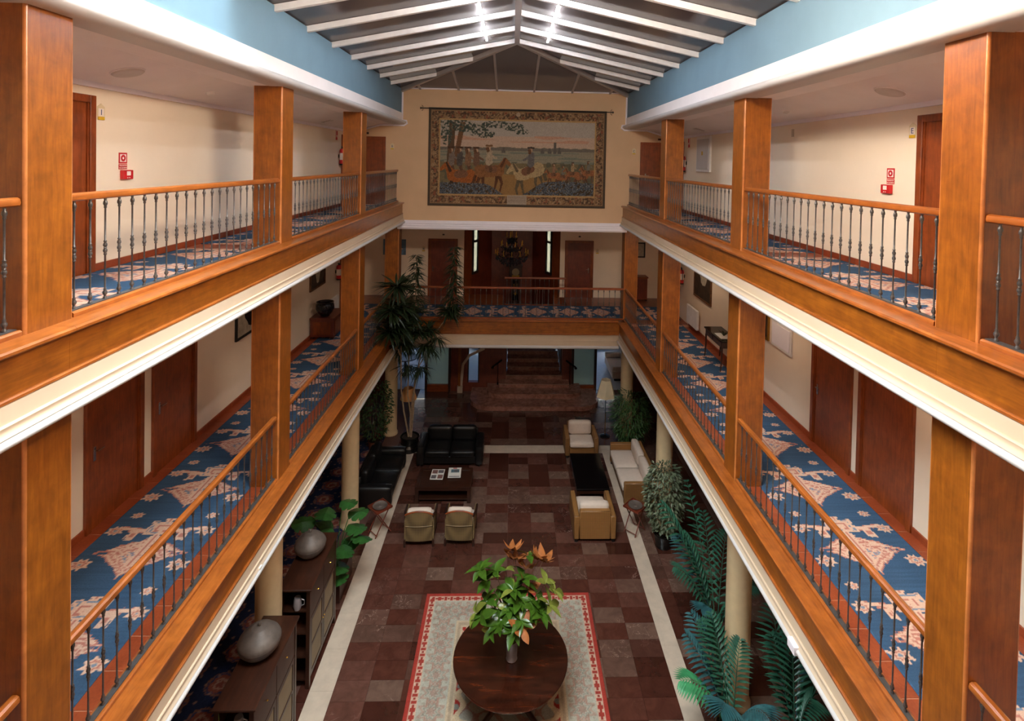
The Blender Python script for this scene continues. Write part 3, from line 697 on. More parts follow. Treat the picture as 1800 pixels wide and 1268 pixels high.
CREAM, ROSE, PALEB, NAVY = (212, 178, 156), (182, 122, 108), (122, 138, 156), (58, 86, 114)
def runner_paint(W, P=1.36, shift=0, base=NAVY):
    def f(X, Y):
        p = Paint(X, Y, base)
        p.mul(.86 + .28 * vnoise(X * 2, Y * 60, 3))
        a = X - W / 2; b = (Y + shift) % P - P / 2
        st = .028; aq = np.round(a / st) * st; bq = np.round(b / st) * st
        wob = (vnoise(X * 22, Y * 22, 5) - .5) * .16
        # large stepped fan
        ff = (np.abs(aq) / .50) ** .9 + np.abs(bq + .30 - .10 * np.abs(aq)) / (.21 - .10 * np.abs(aq)) * .62 + wob
        for t, c in ((1.0, ROSE), (.93, CREAM), (.74, ROSE), (.66, CREAM), (.42, PALEB), (.34, CREAM)): p.put(ff < t, c)
        p.put((ff < .95) & (np.sin(a * 70) * np.sin(b * 70) > .35), ROSE, .75)
        p.put((ff < .5) & (np.sin(a * 46 + 1) * np.sin(b * 55) > .55), PALEB, .9)
        # wings below the fan
        g = (np.abs(aq) / .50) + np.abs(bq + .03 + .34 * np.abs(aq)) / .085 + wob * 2.2
        for t, c in ((1.25, ROSE), (1.05, CREAM), (.6, ROSE), (.4, CREAM)): p.put(g < t, c)
        stem = (np.abs(aq) < .055 + .03 * np.sin(b * 30)) & (np.abs(b) < .45); p.put(stem, CREAM); p.put(stem & (np.abs(aq) < .02), ROSE)
        # cartouche
        h = np.maximum(np.abs(aq) / .20, np.abs(bq - .26) / .13) + wob
        for t, c in ((1.0, CREAM), (.82, PALEB), (.72, CREAM), (.5, ROSE), (.34, CREAM)): p.put(h < t, c)
        # hooked bars
        k = np.abs(bq - .22 - .16 * (np.abs(aq) - .34)) / .035 + np.maximum(0, np.abs(np.abs(aq) - .38) - .16) / .03 + wob * 3
        p.put(k < 1.15, ROSE); p.put(k < .8, CREAM)
        k2 = np.maximum(np.abs(np.abs(aq) - .33) / .07, np.abs(bq - .11) / .09) + wob * 2.4
        p.put(k2 < .9, CREAM); p.put(k2 < .45, ROSE)
        # small flowers along both borders
        for fx, fy, r in ((.60, -.42, .085), (.60, .20, .075), (.52, .52, .055)):
            for sg in (-1, 1):
                dx, dy = a - sg * fx, (b - fy + P / 2) % P - P / 2
                rr = np.hypot(dx / 1.35, dy) / r * (1 + .20 * np.cos(np.arctan2(dy, dx) * 8)) + wob
                for t, c in ((1.0, CREAM), (.62, ROSE), (.4, CREAM), (.2, PALEB)): p.put(rr < t, c)
        return p.c
    return f
RW = 1.46
run_lo = woven('runner', 110, 1150, RW, 14.6, runner_paint(RW), 'carpet')
for s in (-1, 1):
    o = put('carpet_runner', run_lo, None, (s * 4.745 - RW / 2 * 1, 2.5, FL + .001))
    tag(o, 'blue floral carpet runner along the %s lower gallery' % SIDE[s], 'carpet', 'gallery carpet runners')
RW2 = 1.30
run_a = woven('runner', 80, 420, RW2, 6.4, runner_paint(RW2), 'carpet'); run_b = woven('runner', 60, 460, RW2, 8.1, runner_paint(RW2, shift=.5), 'carpet')
for s in (-1, 1):
    tag(put('carpet_runner', run_a, None, (s * 4.42 - RW2 / 2, 8.45 - 6.4, FU + .001)), 'nearer blue floral carpet runner on the %s top gallery' % SIDE[s], 'carpet', 'gallery carpet runners')
    tag(put('carpet_runner', run_b, None, (s * 4.42 - RW2 / 2, 8.94, FU + .001)), 'farther blue floral carpet runner on the %s top gallery' % SIDE[s], 'carpet', 'gallery carpet runners')
run_h = woven('runner', 66, 440, 1.60, 11.2, runner_paint(1.60, 1.1), 'carpet')
tag(put('carpet_runner', run_h, None, (5.6, 17.62, FL + .001), math.pi / 2), 'blue floral carpet across the bridge in front of the hall doors', 'carpet', 'gallery carpet runners')

def lobby_carpet(X, Y):
    p = Paint(X, Y, (34, 44, 74)); p.mul(.85 + .3 * vnoise(X * 30, Y * 30, 2))
    for k, (per, ox) in enumerate(((.62, .3), (.62, .92), (.62, 1.5))):
        a = np.abs(X - ox); b = np.abs((Y + .31 * (k % 2)) % per - per / 2)
        st = .025; aq, bq = np.round(a / st) * st, np.round(b / st) * st
        v = np.maximum(aq / .21, bq / .19) * .5 + (aq / .27 + bq / .25) * .42 + (vnoise(X * 20, Y * 20, 4) - .5) * .2
        for t, c in ((1.0, (120, 84, 74)), (.86, (52, 60, 92)), (.74, (128, 72, 62)), (.5, (150, 120, 104)), (.3, (120, 64, 56))): p.put(v < t, c)
    r = np.sin(X * 21) * np.sin(Y * 21); p.put(r > .86, (140, 112, 100), .8)
    return p.c
tag(put('lobby_carpet', woven('lobby_carpet', 90, 560, 1.75, 11.0, lobby_carpet, 'carpet'), None, (-5.68, 6.6, .001)), 'dark navy patterned carpet on the lobby floor behind the left columns', 'carpet')

def rug_paint(W, H):
    def f(X, Y):
        p = Paint(X, Y, (166, 62, 54)); d = np.minimum(np.minimum(X, W - X), np.minimum(Y, H - Y))
        t_ = np.where(np.minimum(X, W - X) < np.minimum(Y, H - Y), Y, X)
        nz = vnoise(X * 14, Y * 14, 1)
        p.put((d > .075) & (d < .19), (206, 176, 158)); z = np.abs(d - .132)
        p.put((z < .045) & (np.sin(t_ * 52) > .1), (160, 62, 54)); p.put((z < .02) & (np.sin(t_ * 52) < -.3), (150, 60, 54))
        p.put(d > .19, (176, 176, 166)); p.put(d > .66, (198, 180, 156)); p.put((d > .70) & (d < .76), (150, 134, 118), .5 )
        a = (t_ % .62) - .31; b = d - .43
        for i in range(2):
            r = np.hypot(a, b * 1.0) / .17 * (1 + .25 * np.cos(np.arctan2(b, a) * 8)); q = (d > .21) & (d < .64)
            p.put(q & (np.abs(r - .92) < .16), (170, 128, 116), .55); p.put(q & (r < .38), (160, 116, 106), .6); p.put(q & (np.abs(r - .6) < .09), (120, 122, 116), .5)
            a = ((t_ + .31) % .62) - .31
        p.put((d > .21) & (d < .64) & (vnoise(X * 26, Y * 26, 9) > .74), (140, 130, 118), .5)
        inn = d > .80; p.put(inn, (162, 52, 46))
        u, v = X - W / 2, Y - H / 2
        med = np.abs(u) / (W / 2 - .62) + np.abs(v) / (H / 2 - .55) + .10 * np.cos(np.arctan2(v, u) * 12)
        ar = np.sin(u * 9 + 2.2 * np.sin(v * 5)) * np.sin(v * 9 + 2.2 * np.sin(u * 5))
        p.put(inn & (np.abs(ar) < .12), (206, 182, 156), .9); p.put(inn & (ar > .72), (202, 178, 150)); p.put(inn & (ar < -.78), (130, 130, 126))
        p.put(inn & (np.abs(med - .80) < .05), (208, 188, 160)); p.put(inn & (med < .75), (158, 158, 150)); p.put(inn & (med < .75) & (np.abs(ar) < .16), (150, 84, 74), .6)
        p.c = p.c * np.array([.92, .86, .78]); p.mul(.84 + .3 * nz * vnoise(X * 90, Y * 90, 8) + .06)
        return p.c
    return f
tag(put('persian_rug', woven('persian_rug', 256, 350, 3.30, 4.55, rug_paint(3.30, 4.55), 'rug', .01), None, (-1.62, 6.40, .0005)), 'red and pale grey oriental rug under the round table', 'rug')

def tapestry_paint(W, H):
    def f(X, Y):
        p = Paint(X, Y, (150, 124, 94)); N1 = vnoise(X * 9, Y * 9, 1); N2 = vnoise(X * 22, Y * 22, 2); N3 = vnoise(X * 55, Y * 55, 3)
        x, y = X / W, Y / H
        p.X, p.Y = x, y
        # sky, far plain, meadow, foreground
        p.put(y > .6, (172, 160, 146)); p.put((y > .60) & (y < .72), (190, 160, 136), .8); p.put((y > .66) & (y < .73) & (vnoise(x * 6, y * 60, 4) > .6), (186, 138, 112), .8)
        p.put((y > .55) & (y < .6 + .014 * vnoise(x * 40, y * 0, 3)), (112, 104, 92)); p.put((y < .575) & (y > .42), (140, 132, 112)); p.put((y < .56) & (y > .42) & (vnoise(x * 10, y * 90, 6) > .55), (112, 116, 104), .8)
        p.put(y < .45, (118, 104, 76)); p.put((y < .46) & (N1 > .55), (86, 88, 72), .8); p.put((y < .33) & (y > .1) & (np.abs(x - .5) < .2 + .1 * N1), (150, 112, 66), .8)
        for cx, hh in ((.42, .03), (.64, .025), (.71, .09), (.735, .035), (.68, .03)): p.put((np.abs(x - cx) < .006 + .004 * (y < .58)) & (y > .55) & (y < .58 + hh), (96, 92, 84))
        # trees on the left
        p.put((np.abs(x - .125 - .03 * (y - .6)) < .018) & (y > .42) & (y < .86), (92, 72, 54)); p.put((np.abs(x - .165 - .1 * (y - .6)) < .014) & (y > .42) & (y < .86), (112, 80, 56))
        for cx, cy, rx, ry in ((.12, .83, .07, .06), (.2, .82, .08, .06), (.27, .78, .06, .06), (.32, .74, .05, .04), (.1, .72, .03, .1), (.38, .84, .08, .035), (.47, .82, .06, .04), (.52, .77, .04, .03)):
            dx, dy = (x - cx) / rx, (y - cy) / ry; p.put((np.hypot(dx, dy) < 1.05) & (N2 + .35 * N3 > .55 + .12 * np.hypot(dx, dy)), (66, 74, 66))
            p.put((np.hypot(dx, dy) < 1.0) & (N3 > .72), (120, 116, 92), .7)
        # plain mounted figures, woven as loose shapes
        px_, py_ = x * W, y * H; tex = .72 + .55 * (.6 * N3 + .4 * N2)
        def cap(ax, ay, bx2, by2, r0, r1, col):
            dx, dy = bx2 - ax, by2 - ay; t = np.clip(((px_ - ax) * dx + (py_ - ay) * dy) / (dx * dx + dy * dy + 1e-9), 0, 1)
            m = np.hypot(px_ - ax - t * dx, py_ - ay - t * dy) < (r0 + (r1 - r0) * t) * (.9 + .25 * N2)
            mm = (m * 1.0)[..., None]; p.c = p.c * (1 - mm) + (lin(col) * tex[..., None]) * mm
        def horse(cx, cy, k, col, dark, fl, rear=0.0):
            c = lambda ax, ay, bx2, by2, r0, r1, q: cap(cx + fl * ax * k, cy + (ay + rear * ax) * k, cx + fl * bx2 * k, cy + (by2 + rear * bx2) * k, r0 * k, r1 * k, q)
            for ax, bx2 in ((-.34, -.44), (-.26, -.24), (.30, .40), (.24, .20)):
                c(ax, -.10, bx2, -.40, .07, .04, dark); c(bx2, -.40, bx2 - .06, -.66, .035, .03, dark)
            c(-.45, .02, -.58, -.40, .035, .06, dark); c(-.30, .0, .28, .03, .20, .19, col); c(-.32, .02, -.2, .0, .22, .2, col)
            c(.32, .08, .50, .38, .13, .08, col); c(.50, .40, .68, .24, .085, .05, col); c(.38, .20, .50, .46, .05, .03, dark); c(-.08, .10, .12, .08, .12, .12, (120, 84, 62))
        def rider(cx, cy, k, coat, hat, fl=1):
            cap(cx, cy + .12 * k, cx + fl * .08 * k, cy - .22 * k, .07 * k, .05 * k, (96, 70, 52)); cap(cx, cy + .1 * k, cx + .02 * k, cy + .42 * k, .12 * k, .10 * k, coat)
            cap(cx, cy + .36 * k, cx + fl * .26 * k, cy + .22 * k, .05 * k, .035 * k, coat); cap(cx, cy + .56 * k, cx, cy + .60 * k, .06 * k, .06 * k, (188, 152, 122)); cap(cx - .09 * k, cy + .66 * k, cx + .09 * k, cy + .66 * k, .035 * k, .035 * k, hat); cap(cx - .05 * k, cy + .56 * k, cx - .04 * k, cy + .48 * k, .06 * k, .05 * k, (104, 74, 52))
        for cx, c_ in ((.72, (118, 104, 92)), (.98, (88, 80, 74)), (1.24, (128, 96, 70)), (1.5, (112, 84, 66))): rider(cx, 1.28, .85, c_, (84, 62, 48))
        horse(1.05, .92, .95, (150, 88, 46), (74, 54, 42), -1); horse(1.95, 1.10, .92, (132, 90, 56), (92, 60, 42), 1); rider(1.9, 1.32, .9, (166, 146, 120), (120, 88, 58))
        horse(3.15, 1.08, .95, (166, 142, 104), (96, 84, 64), -1, -.35); rider(3.22, 1.28, .9, (104, 100, 96), (74, 62, 54), -1)
        for i_, (cx, cy) in enumerate(((3.95, 1.0), (4.25, .95), (4.55, 1.05), (4.85, .98), (5.05, 1.1))): horse(cx, cy, .42, (146, 96, 62), (98, 70, 52), 1 if i_ % 2 else -1); rider(cx, cy + .10, .42, ((140, 104, 80), (112, 108, 96), (156, 128, 92))[i_ % 3], (90, 72, 58))
        # dark foliage along the bottom
        fo = (y < .22 + .05 * vnoise(x * 9, y * 0, 7) - .13 * np.exp(-((x - .47) / .11) ** 2)); p.put(fo & (N2 > .35), (72, 76, 82)); p.put(fo & (N3 > .66), (122, 124, 124), .8); p.put(fo & (N2 < .3), (70, 58, 46))
        # woven border
        bx_, by_ = .062, .115
        bd = (x < bx_) | (x > 1 - bx_) | (y < by_) | (y > 1 - by_)
        p.put(bd, (110, 84, 62)); q = np.sin(X * 17 + 3 * N1) * np.sin(Y * 17 + 3 * N2)
        p.put(bd & (N2 > .58), (138, 108, 76)); p.put(bd & (q > .55), (150, 120, 88)); p.put(bd & (N3 > .78), (164, 138, 108)); p.put(bd & (N2 < .28), (84, 66, 52)); p.put(bd & (q < -.7), (134, 82, 60))
        e1 = np.minimum(np.minimum(x * W, (1 - x) * W), np.minimum(y * H, (1 - y) * H))
        inner = np.maximum(np.maximum(bx_ - x, x - 1 + bx_) * W, np.maximum(by_ - y, y - 1 + by_) * H)
        p.put(np.abs(inner) < .022, (176, 140, 92)); p.put(e1 < .075, (82, 70, 58)); p.put((e1 > .075) & (e1 < .095), (150, 116, 82))
        p.put((np.abs(x - .5) < .055) & (y > .025) & (y < .12), (164, 148, 130)); p.put((np.abs(x - .5) < .05) & (y > .035) & (y < .11) & (np.sin(y * 420) > .3), (128, 108, 94), .7)
        p.put(np.hypot((x - .5) * W, (y - .945) * H) < .07, (176, 152, 126))
        p.mul(.72 + .5 * (.5 * N3 + .5 * vnoise(X * 120, Y * 120, 8)))
        return p.c
    return f
tp = thing('tapestry', 'large woven battle scene tapestry on the far end wall', 'tapestry', (0, YF, 7.42))
tw = woven('cloth', 420, 232, 5.60, 3.08, tapestry_paint(5.60, 3.08), 'tapestry', .02, True)
put('cloth', tw, tp, (-2.70, -.012, 0))
MB().tube([(-2.98, -.05, 3.05), (3.12, -.05, 3.05)], .014, 8).build('hanging_rod', 'black', tp, 40)
for x in (-2.98, 3.12):
    sg = 1 if x > 0 else -1
    m = MB().lathe([(.001, -.05), (.022, 0), (.001, .05)], 8, (x - sg * .03, -.05, 3.05)).tube([(x - sg * .06, -.05, 3.14), (x - sg * .1, -.05, 3.1), (x - sg * .08, -.05, 3.05), (x - sg * .1, -.05, 3.0), (x - sg * .06, -.05, 2.96)], .008, 6)
    m.build('rod_finial', 'black', tp, 40)

# ------------------------------------------------------------------ wall and ceiling fittings
def on_wall(s, X, y, z):                    # local frame: +x along the wall to the viewer's right, +y out of the wall, +z up
    return (X, y, z), (math.pi / 2 if s < 0 else -math.pi / 2) * -1
def wallthing(name, label, cat, s, X, y, z, group=None):
    rz = -math.pi / 2 if s < 0 else math.pi / 2
    return thing(name, label, cat, (X, y, z), rz, group)
# local axes of a wall thing: local x runs along the wall (reader's left to right), local -? -> out of the wall is local +y for both sides
for s in (-1, 1):
    t = wallthing('alarm_sign', 'red fire alarm sign on the %s top corridor wall' % SIDE[s], 'sign', s, s * 5.1, 7.21, 8.66, 'fire alarm signs')
    B(-.075, .075, 0, .004, .075, .215).build('plate', 'red_sign', t); B(-.055, .055, .004, .006, .095, .195).build('white_square', 'sign_white', t)
    rot = Matrix.Rotation(math.radians(-90), 4, 'X')
    ring = MB().lathe([(.043, 0), (.043, .002), (.0165, .002), (.0165, 0)], 20, close=False).mesh('ring', 'red_sign')
    o = put('red_ring', ring, t, (0, .0065, .145)); o.rotation_euler = (math.radians(-90), 0, 0)
    B(-.075, .075, 0, .004, 0, .068).build('word_plate', 'red_sign', t)
    for i, txt in enumerate(('PULSADOR', 'DE ALARMA')):
        o = put('lettering', text_mesh(txt, .026, 'sign_white'), t, (0, .0055, .048 - i * .03)); o.rotation_euler = (math.radians(90), 0, math.pi)
    c = wallthing('alarm_call_point', 'red fire alarm button box below the %s alarm sign' % SIDE[s], 'alarm', s, s * 5.1, 7.25, 8.53, 'fire alarm boxes')
    B(-.09, .09, 0, .05, 0, .12, .006).build('housing', 'red_sign', c); B(-.035 - s * .03 * 0, .035, .05, .053, .05, .105).build('glass_cover', 'sign_white', c)
    for e in (-.015, .02): B(e - .006, e + .006, .05, .055, .015, .027).build('led', 'sign_white', c)
    g = wallthing('letter_plate', 'small ivory and yellow plate with letter %s beside the corridor door' % ('I' if s < 0 else 'E'), 'sign', s, s * 5.1, 6.83, 9.27, 'corridor letter plates')
    MB().prism([(-.06, 0), (.06, 0), (.06, .16), (0, .2), (-.06, .16)], 0, .006, 'y').build('plate', 'sign_ivory', g)
    B(-.045, .045, .006, .008, .045, .14).build('white_field', 'sign_white', g); B(-.05, .05, .006, .012, 0, .038).build('yellow_strip', 'yellow', g)
    o = put('lettering', text_mesh('I' if s < 0 else 'E', .10, 'sign_blue'), g, (0, .0095, .09)); o.rotation_euler = (math.radians(90), 0, math.pi)
def extinguisher(s, X, y, z, label):
    t = wallthing('fire_extinguisher', label, 'extinguisher', s, X, y, z, 'fire extinguishers')
    MB().lathe([(.075, 0), (.08, .015), (.08, .40), (.065, .45), (.03, .47)], 16, (0, .11, 0)).build('cylinder', 'red_sign', t, 40)
    MB().lathe([(.081, -.01), (.081, .03)], 16, (0, .11, 0)).build('base_ring', 'black', t, 40)
    MB().lathe([(.0815, .14), (.0815, .34)], 16, (0, .11, 0), False).build('label_band', 'sign_white', t, 40)
    B(-.02, .02, .09, .13, .47, .52).box(-.02, .09, .10, .12, .52, .54).build('valve', 'black', t)
    MB().tube([(-.02, .11, .49), (-.11, .11, .44), (-.12, .11, .25), (-.1, .11, .12)], .012, 6).build('hose', 'black', t, 40)
    B(-.03, .03, 0, .035, .2, .3).build('bracket', 'black', t)
for s in (-1, 1):
    extinguisher(s, s * 5.1, 15.92, 8.66, 'red fire extinguisher on the %s top corridor wall' % SIDE[s])
    extinguisher(s, s * 5.7, 17.66, 4.93, 'red fire extinguisher on the %s lower gallery wall' % SIDE[s])
    t = wallthing('extinguisher_sign', 'tall red sign above the %s top corridor extinguisher' % SIDE[s], 'sign', s, s * 5.1, 15.72, 9.37, 'extinguisher signs')
    B(-.075, .075, 0, .004, 0, .08).build('plate', 'red_sign', t); B(-.075, .075, 0, .004, .09, .3).build('plate', 'red_sign', t); B(-.055, .055, .004, .006, .105, .285).build('white_square', 'sign_white', t)
    MB().lathe([(.02, 0), (.02, .11), (.01, .13)], 8, (0, .008, .13)).build('bottle_symbol', 'red_sign', t)
    # ceiling fittings
    d = MB().lathe([(.17, 0), (.17, .012), (.15, .03), (.0, .03)], 28)
    sl = math.atan(.274)
    def ceil(name, mb, mat, x, y, label, cat, parts=()):
        t_ = thing(name, label, cat, (s * x, y, 9.947 - .2744 * (x - 4.2) + .002)); t_.rotation_euler = (math.pi, s * sl, 0)
        for nm_, b_, m_ in [(name + '_body', mb, mat)] + list(parts): b_.build(nm_, m_, t_, 40)
        return t_
    ceil('ceiling_speaker', d, 'grey_disc', 4.62, 6.6, 'round grey speaker disc on the %s sloping ceiling' % SIDE[s], 'speaker', [('rim', MB().lathe([(.18, 0), (.18, .008), (.17, .014)], 28), 'ceiling_white')])
    ceil('smoke_detector', MB().lathe([(.05, 0), (.055, .02), (.05, .045), (.03, .055)], 18), 'radiator', 4.66, 8.42 if s < 0 else 9.23, 'small white smoke detector on the %s sloping ceiling' % SIDE[s], 'detector', [('base_plate', MB().lathe([(.065, 0), (.065, .012)], 18), 'radiator')])
    ceil('ceiling_vent', B(-.12, .12, -.12, .12, 0, .012).box(-.09, .09, -.09, .09, .012, .02), 'grey_disc', 4.78, 14.0, 'small square grille on the %s sloping ceiling' % SIDE[s], 'vent', [('slat', B(-.08, .08, k * .04 - .005, k * .04 + .005, .02, .026), 'ceiling_white') for k in (-1, 0, 1)])
    # exit lamps above the far doors
    t = tag(B(s * 4.62 - .06, s * 4.62 + .06, YF - .03, YF, 9.62, 9.68, .004).build('door_lamp', 'darkwood_x'), 'small dark lamp above the far door of the %s top corridor' % SIDE[s], 'lamp')
    xd = -2.6 if s < 0 else 2.55
    tag(B(xd - .04, xd + .04, YH - .03, YH, 6.02, 6.07, .004).build('door_lamp', 'darkwood_x'), 'small dark lamp above the hall door %s of the bay' % SIDE[s], 'lamp')
    g = thing('letter_plate', 'tiny ivory letter plate beside the far door of the %s top corridor' % SIDE[s], 'sign', (-3.83 if s < 0 else 3.80, YF, 9.16), 0, 'far letter plates')
    MB().prism([(-.06, 0), (.06, 0), (.06, .16), (0, .2), (-.06, .16)], -.006, 0, 'y').build('plate', 'sign_ivory', g); B(-.05, .05, -.012, -.006, 0, .035).build('yellow_strip', 'yellow', g)
    o = put('lettering', text_mesh('B' if s < 0 else 'C', .10, 'sign_blue'), g, (0, -.008, .09)); o.rotation_euler = (math.radians(90), 0, 0)
    g = thing('letter_plate', 'tiny ivory letter plate beside the hall door %s of the bay' % SIDE[s], 'sign', (-3.34 if s < 0 else 3.24, YH, 5.4), 0, 'hall letter plates')
    MB().prism([(-.06, 0), (.06, 0), (.06, .16), (0, .2), (-.06, .16)], -.006, 0, 'y').build('plate', 'sign_ivory', g); B(-.05, .05, -.012, -.006, 0, .035).build('yellow_strip', 'yellow', g)
    o = put('lettering', text_mesh('B' if s < 0 else 'C', .10, 'sign_blue'), g, (0, -.008, .09)); o.rotation_euler = (math.radians(90), 0, 0)
t = wallthing('electrical_cabinet', 'white electrical cabinet on the right top corridor wall', 'cabinet', 1, 5.1, 14.4, 8.68)
B(-.5, .5, 0, .06, 0, .95, .008).build('cabinet_frame', 'radiator', t); B(-.43, .43, .06, .075, .07, .88, .004).build('cabinet_door', 'white_paint', t); B(-.05, .05, .075, .078, .45, .55).build('warning_label', 'yellow', t)
t = wallthing('wall_panel', 'white framed panel on the right lower gallery wall', 'panel', 1, 5.7, 11.15, 5.0)
B(-.42, .42, 0, .04, 0, .56, .006).build('panel_frame', 'radiator', t); B(-.36, .36, .04, .05, .06, .5).build('panel_cover', 'crown_white', t)
tag(B(5.09, 5.1, 9.79, 9.87, 9.42, 9.56).build('cover_plate', 'fascia_cream'), 'cream cover plate high on the right top corridor wall', 'plate')
def picture(name, label, s, X, y0, y1, z0, z1, frame, art, blot, axis='x'):
    t = wallthing(name, label, 'picture', s, X, (y0 + y1) / 2, z0, 'pictures on the lower gallery walls') if axis == 'x' else thing(name, label, 'picture', (X, YH, z0), math.pi, 'pictures on the lower gallery walls')
    w2, h = (y1 - y0) / 2, z1 - z0; f = .05
    for b in (B(-w2, w2, 0, .04, 0, f), B(-w2, w2, 0, .04, h - f, h), B(-w2, -w2 + f, 0, .04, f, h - f), B(w2 - f, w2, 0, .04, f, h - f)): b.build('picture_frame', frame, t)
    B(-w2 + f, w2 - f, 0, .02, f, h - f).build('canvas', art, t)
    if blot:
        m = MB().prism([(blot[0] * w2 + blot[2] * w2 * math.cos(a) * (1 + .25 * math.sin(3 * a)), h * blot[1] + blot[3] * h * math.sin(a)) for a in np.linspace(0, 2 * math.pi, 14)[:-1]], .02, .022, 'y'); m.build('painted_motif', blot[4], t)
picture('wall_painting', 'dark painting above the radiator on the right lower gallery', 1, 5.7, 15.2, 16.65, 4.82, 5.95, 'art_brown', 'canvas_dark', (-.1, .7, .5, .3, 'canvas_light'))
picture('wall_painting', 'small gold framed picture half hidden by the second right column', 1, 5.7, 11.72, 12.4, 5.0, 5.6, 'gold_frame', 'canvas_dark', None)
picture('wall_painting', 'dark painting above the wooden chest on the left lower gallery', -1, -5.7, 15.4, 16.62, 5.05, 5.95, 'art_brown', 'canvas_dark', (.0, .45, .3, .3, 'canvas_light'))
picture('wall_painting', 'black and white picture beside the second left lower column', -1, -5.7, 11.3, 12.5, 5.02, 5.8, 'frame_black', 'canvas_light', (-.2, .5, .55, .3, 'black'))
picture('hall_picture', 'small dark framed picture at the right end of the back hall', 1, 4.75, -.32, .32, 5.28, 5.86, 'frame_black', 'canvas_light', None, 'y')
picture('hall_picture', 'blue seascape picture at the left end of the back hall', 1, -4.42, -.42, .42, 5.26, 5.84, 'canvas_blue', 'canvas_blue', (0, .35, .7, .12, 'canvas_light'), 'y')
def radiator(label, s, y0, y1, z0, z1):
    t = wallthing('radiator', label, 'radiator', s, s * 5.685, (y0 + y1) / 2, z0, 'white radiators'); w2 = (y1 - y0) / 2; n = 9
    for k in range(n): B(-w2 + 2 * w2 * k / n + .006, -w2 + 2 * w2 * (k + 1) / n - .006, .05, .13, 0, z1 - z0, .012).build('fin', 'radiator', t)
    B(-w2, w2, .075, .105, .04, .08).box(-w2, w2, .075, .105, z1 - z0 - .08, z1 - z0 - .04).box(-.02, .02, 0, .08, .2, .25).build('header_pipe', 'radiator', t)
    MB().lathe([(.02, 0), (.022, .05), (.012, .07)], 10, (w2 + .04, .09, z1 - z0 - .08)).build('valve', 'radiator', t)
radiator('white radiator below the painting on the right lower gallery', 1, 16.0, 16.95, 3.88, 4.46)
radiator('white radiator behind the dark bowl on the left lower gallery', -1, 16.7, 17.6, 3.88, 4.46)
tag(B(-3.405, -3.375, 7.39, 7.46, 3.19, 3.26, .003).build('paper_tag', 'paper'), 'small white square tag on the left lower balcony moulding', 'tag')
tag(B(3.34, 3.45, 6.10, 6.26, 3.155, 3.26, .006).build('joint_cover', 'crown_white'), 'white joint cover on the right lower balcony moulding', 'cover')
# glowing strips added for the white streaks reflected in the roof panes
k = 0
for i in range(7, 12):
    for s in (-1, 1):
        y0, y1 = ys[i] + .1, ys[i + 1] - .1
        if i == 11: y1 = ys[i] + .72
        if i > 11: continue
        t = thing('streak_strip', 'added glowing strip for a white pane streak under the %s roof slope, %s' % (SIDE[s], ['the one beside the hip rafter', 'second from the hip rafter', 'third from the hip rafter', 'fourth from the hip rafter', 'fifth from the hip, nearest the camera'][11 - i]), 'lamp', (s * .70, 0, roofz(.7) - .035), 0, 'roof streak strips')
        MB().tube([(0, y0, 0), (0, y1, 0)], .02, 8).build('tube', 'streak_glow', t, 40); B(-.02, .02, y0 - .02, y1 + .02, .02, .035).build('tray', 'mullion', t)

# ------------------------------------------------------------------ staircase
st = thing('staircase', 'dark marble staircase with rounded bottom steps below the bridge', 'staircase', (.92, 19.08, 0))
def stadium(hw, y0, y1, r, n=10):
    pts = [(-hw + r - r * math.cos(a) * 1 if False else -hw + r - r * math.sin(a), y0 + r - r * math.cos(a)) for a in np.linspace(math.pi / 2, 0, n)]
    pts2 = [(-p[0], p[1]) for p in pts[::-1]]
    return [(-hw, y1)] + pts + pts2 + [(hw, y1)]
MB().prism(stadium(2.36, 0, 1.9, .75), 0, .16, 'z').build('bottom_step', 'stair_marble', st, 30)
MB().prism(stadium(1.76, .66, 1.9, .45), .16, .32, 'z').build('bottom_step', 'stair_marble', st, 30)
for k in range(5):
    y = 1.22 + .44 * k; hw = 1.32 if k == 0 else (1.10 if k == 1 else 1.02)
    B(-hw, hw, y, y + .48, .32 + .16 * k, .48 + .16 * k - .03).build('riser', 'stair_marble', st)
    tr_ = B(-hw - .02, hw + .02, y - .03, y + .48, .48 + .16 * k - .03, .48 + .16 * k, .008).build('tread', 'stair_marble', st)
    B(-hw - .02, hw + .02, y - .034, y - .028, .48 + .16 * k - .026, .48 + .16 * k - .002).build('tread_highlight', 'tread_highlight', tr_)  # pale strip painted as the specular highlight along the tread edge
for s in (-1, 1):
    B(s * 1.05, s * 1.3, 1.85, 3.4, .48, 2.2).build('side_wall', 'darkwood_z', st)
    X0 = s * 1.16
    r = MB().tube([(X0 + s * x, y, z) for x, y, z in ((.42, 1.35, 1.02), (.40, 1.32, 1.08), (.30, 1.40, 1.12), (.10, 1.62, 1.20), (0, 1.8, 1.30), (-.02, 2.4, 1.6), (-.02, 3.3, 2.0))], .035, 8).build('handrail', 'black_gloss', st, 50)
    MB().lathe([(.001, -.05), (.045, -.03), (.055, 0), (.045, .03), (.001, .05)], 10, (X0 + s * .42, 1.33, 1.03)).build('scroll', 'black_gloss', r, 50)
    for (x, y, z0, z1) in ((s * .22, 1.5, .32, 1.15), (0, 1.78, .48, 1.28)): MB().lathe([(.03, z0), (.03, z0 + .06), (.014, z0 + .1), (.014, z1)], 8, (X0 + x, y, 0)).build('post', 'black_gloss', r, 50)
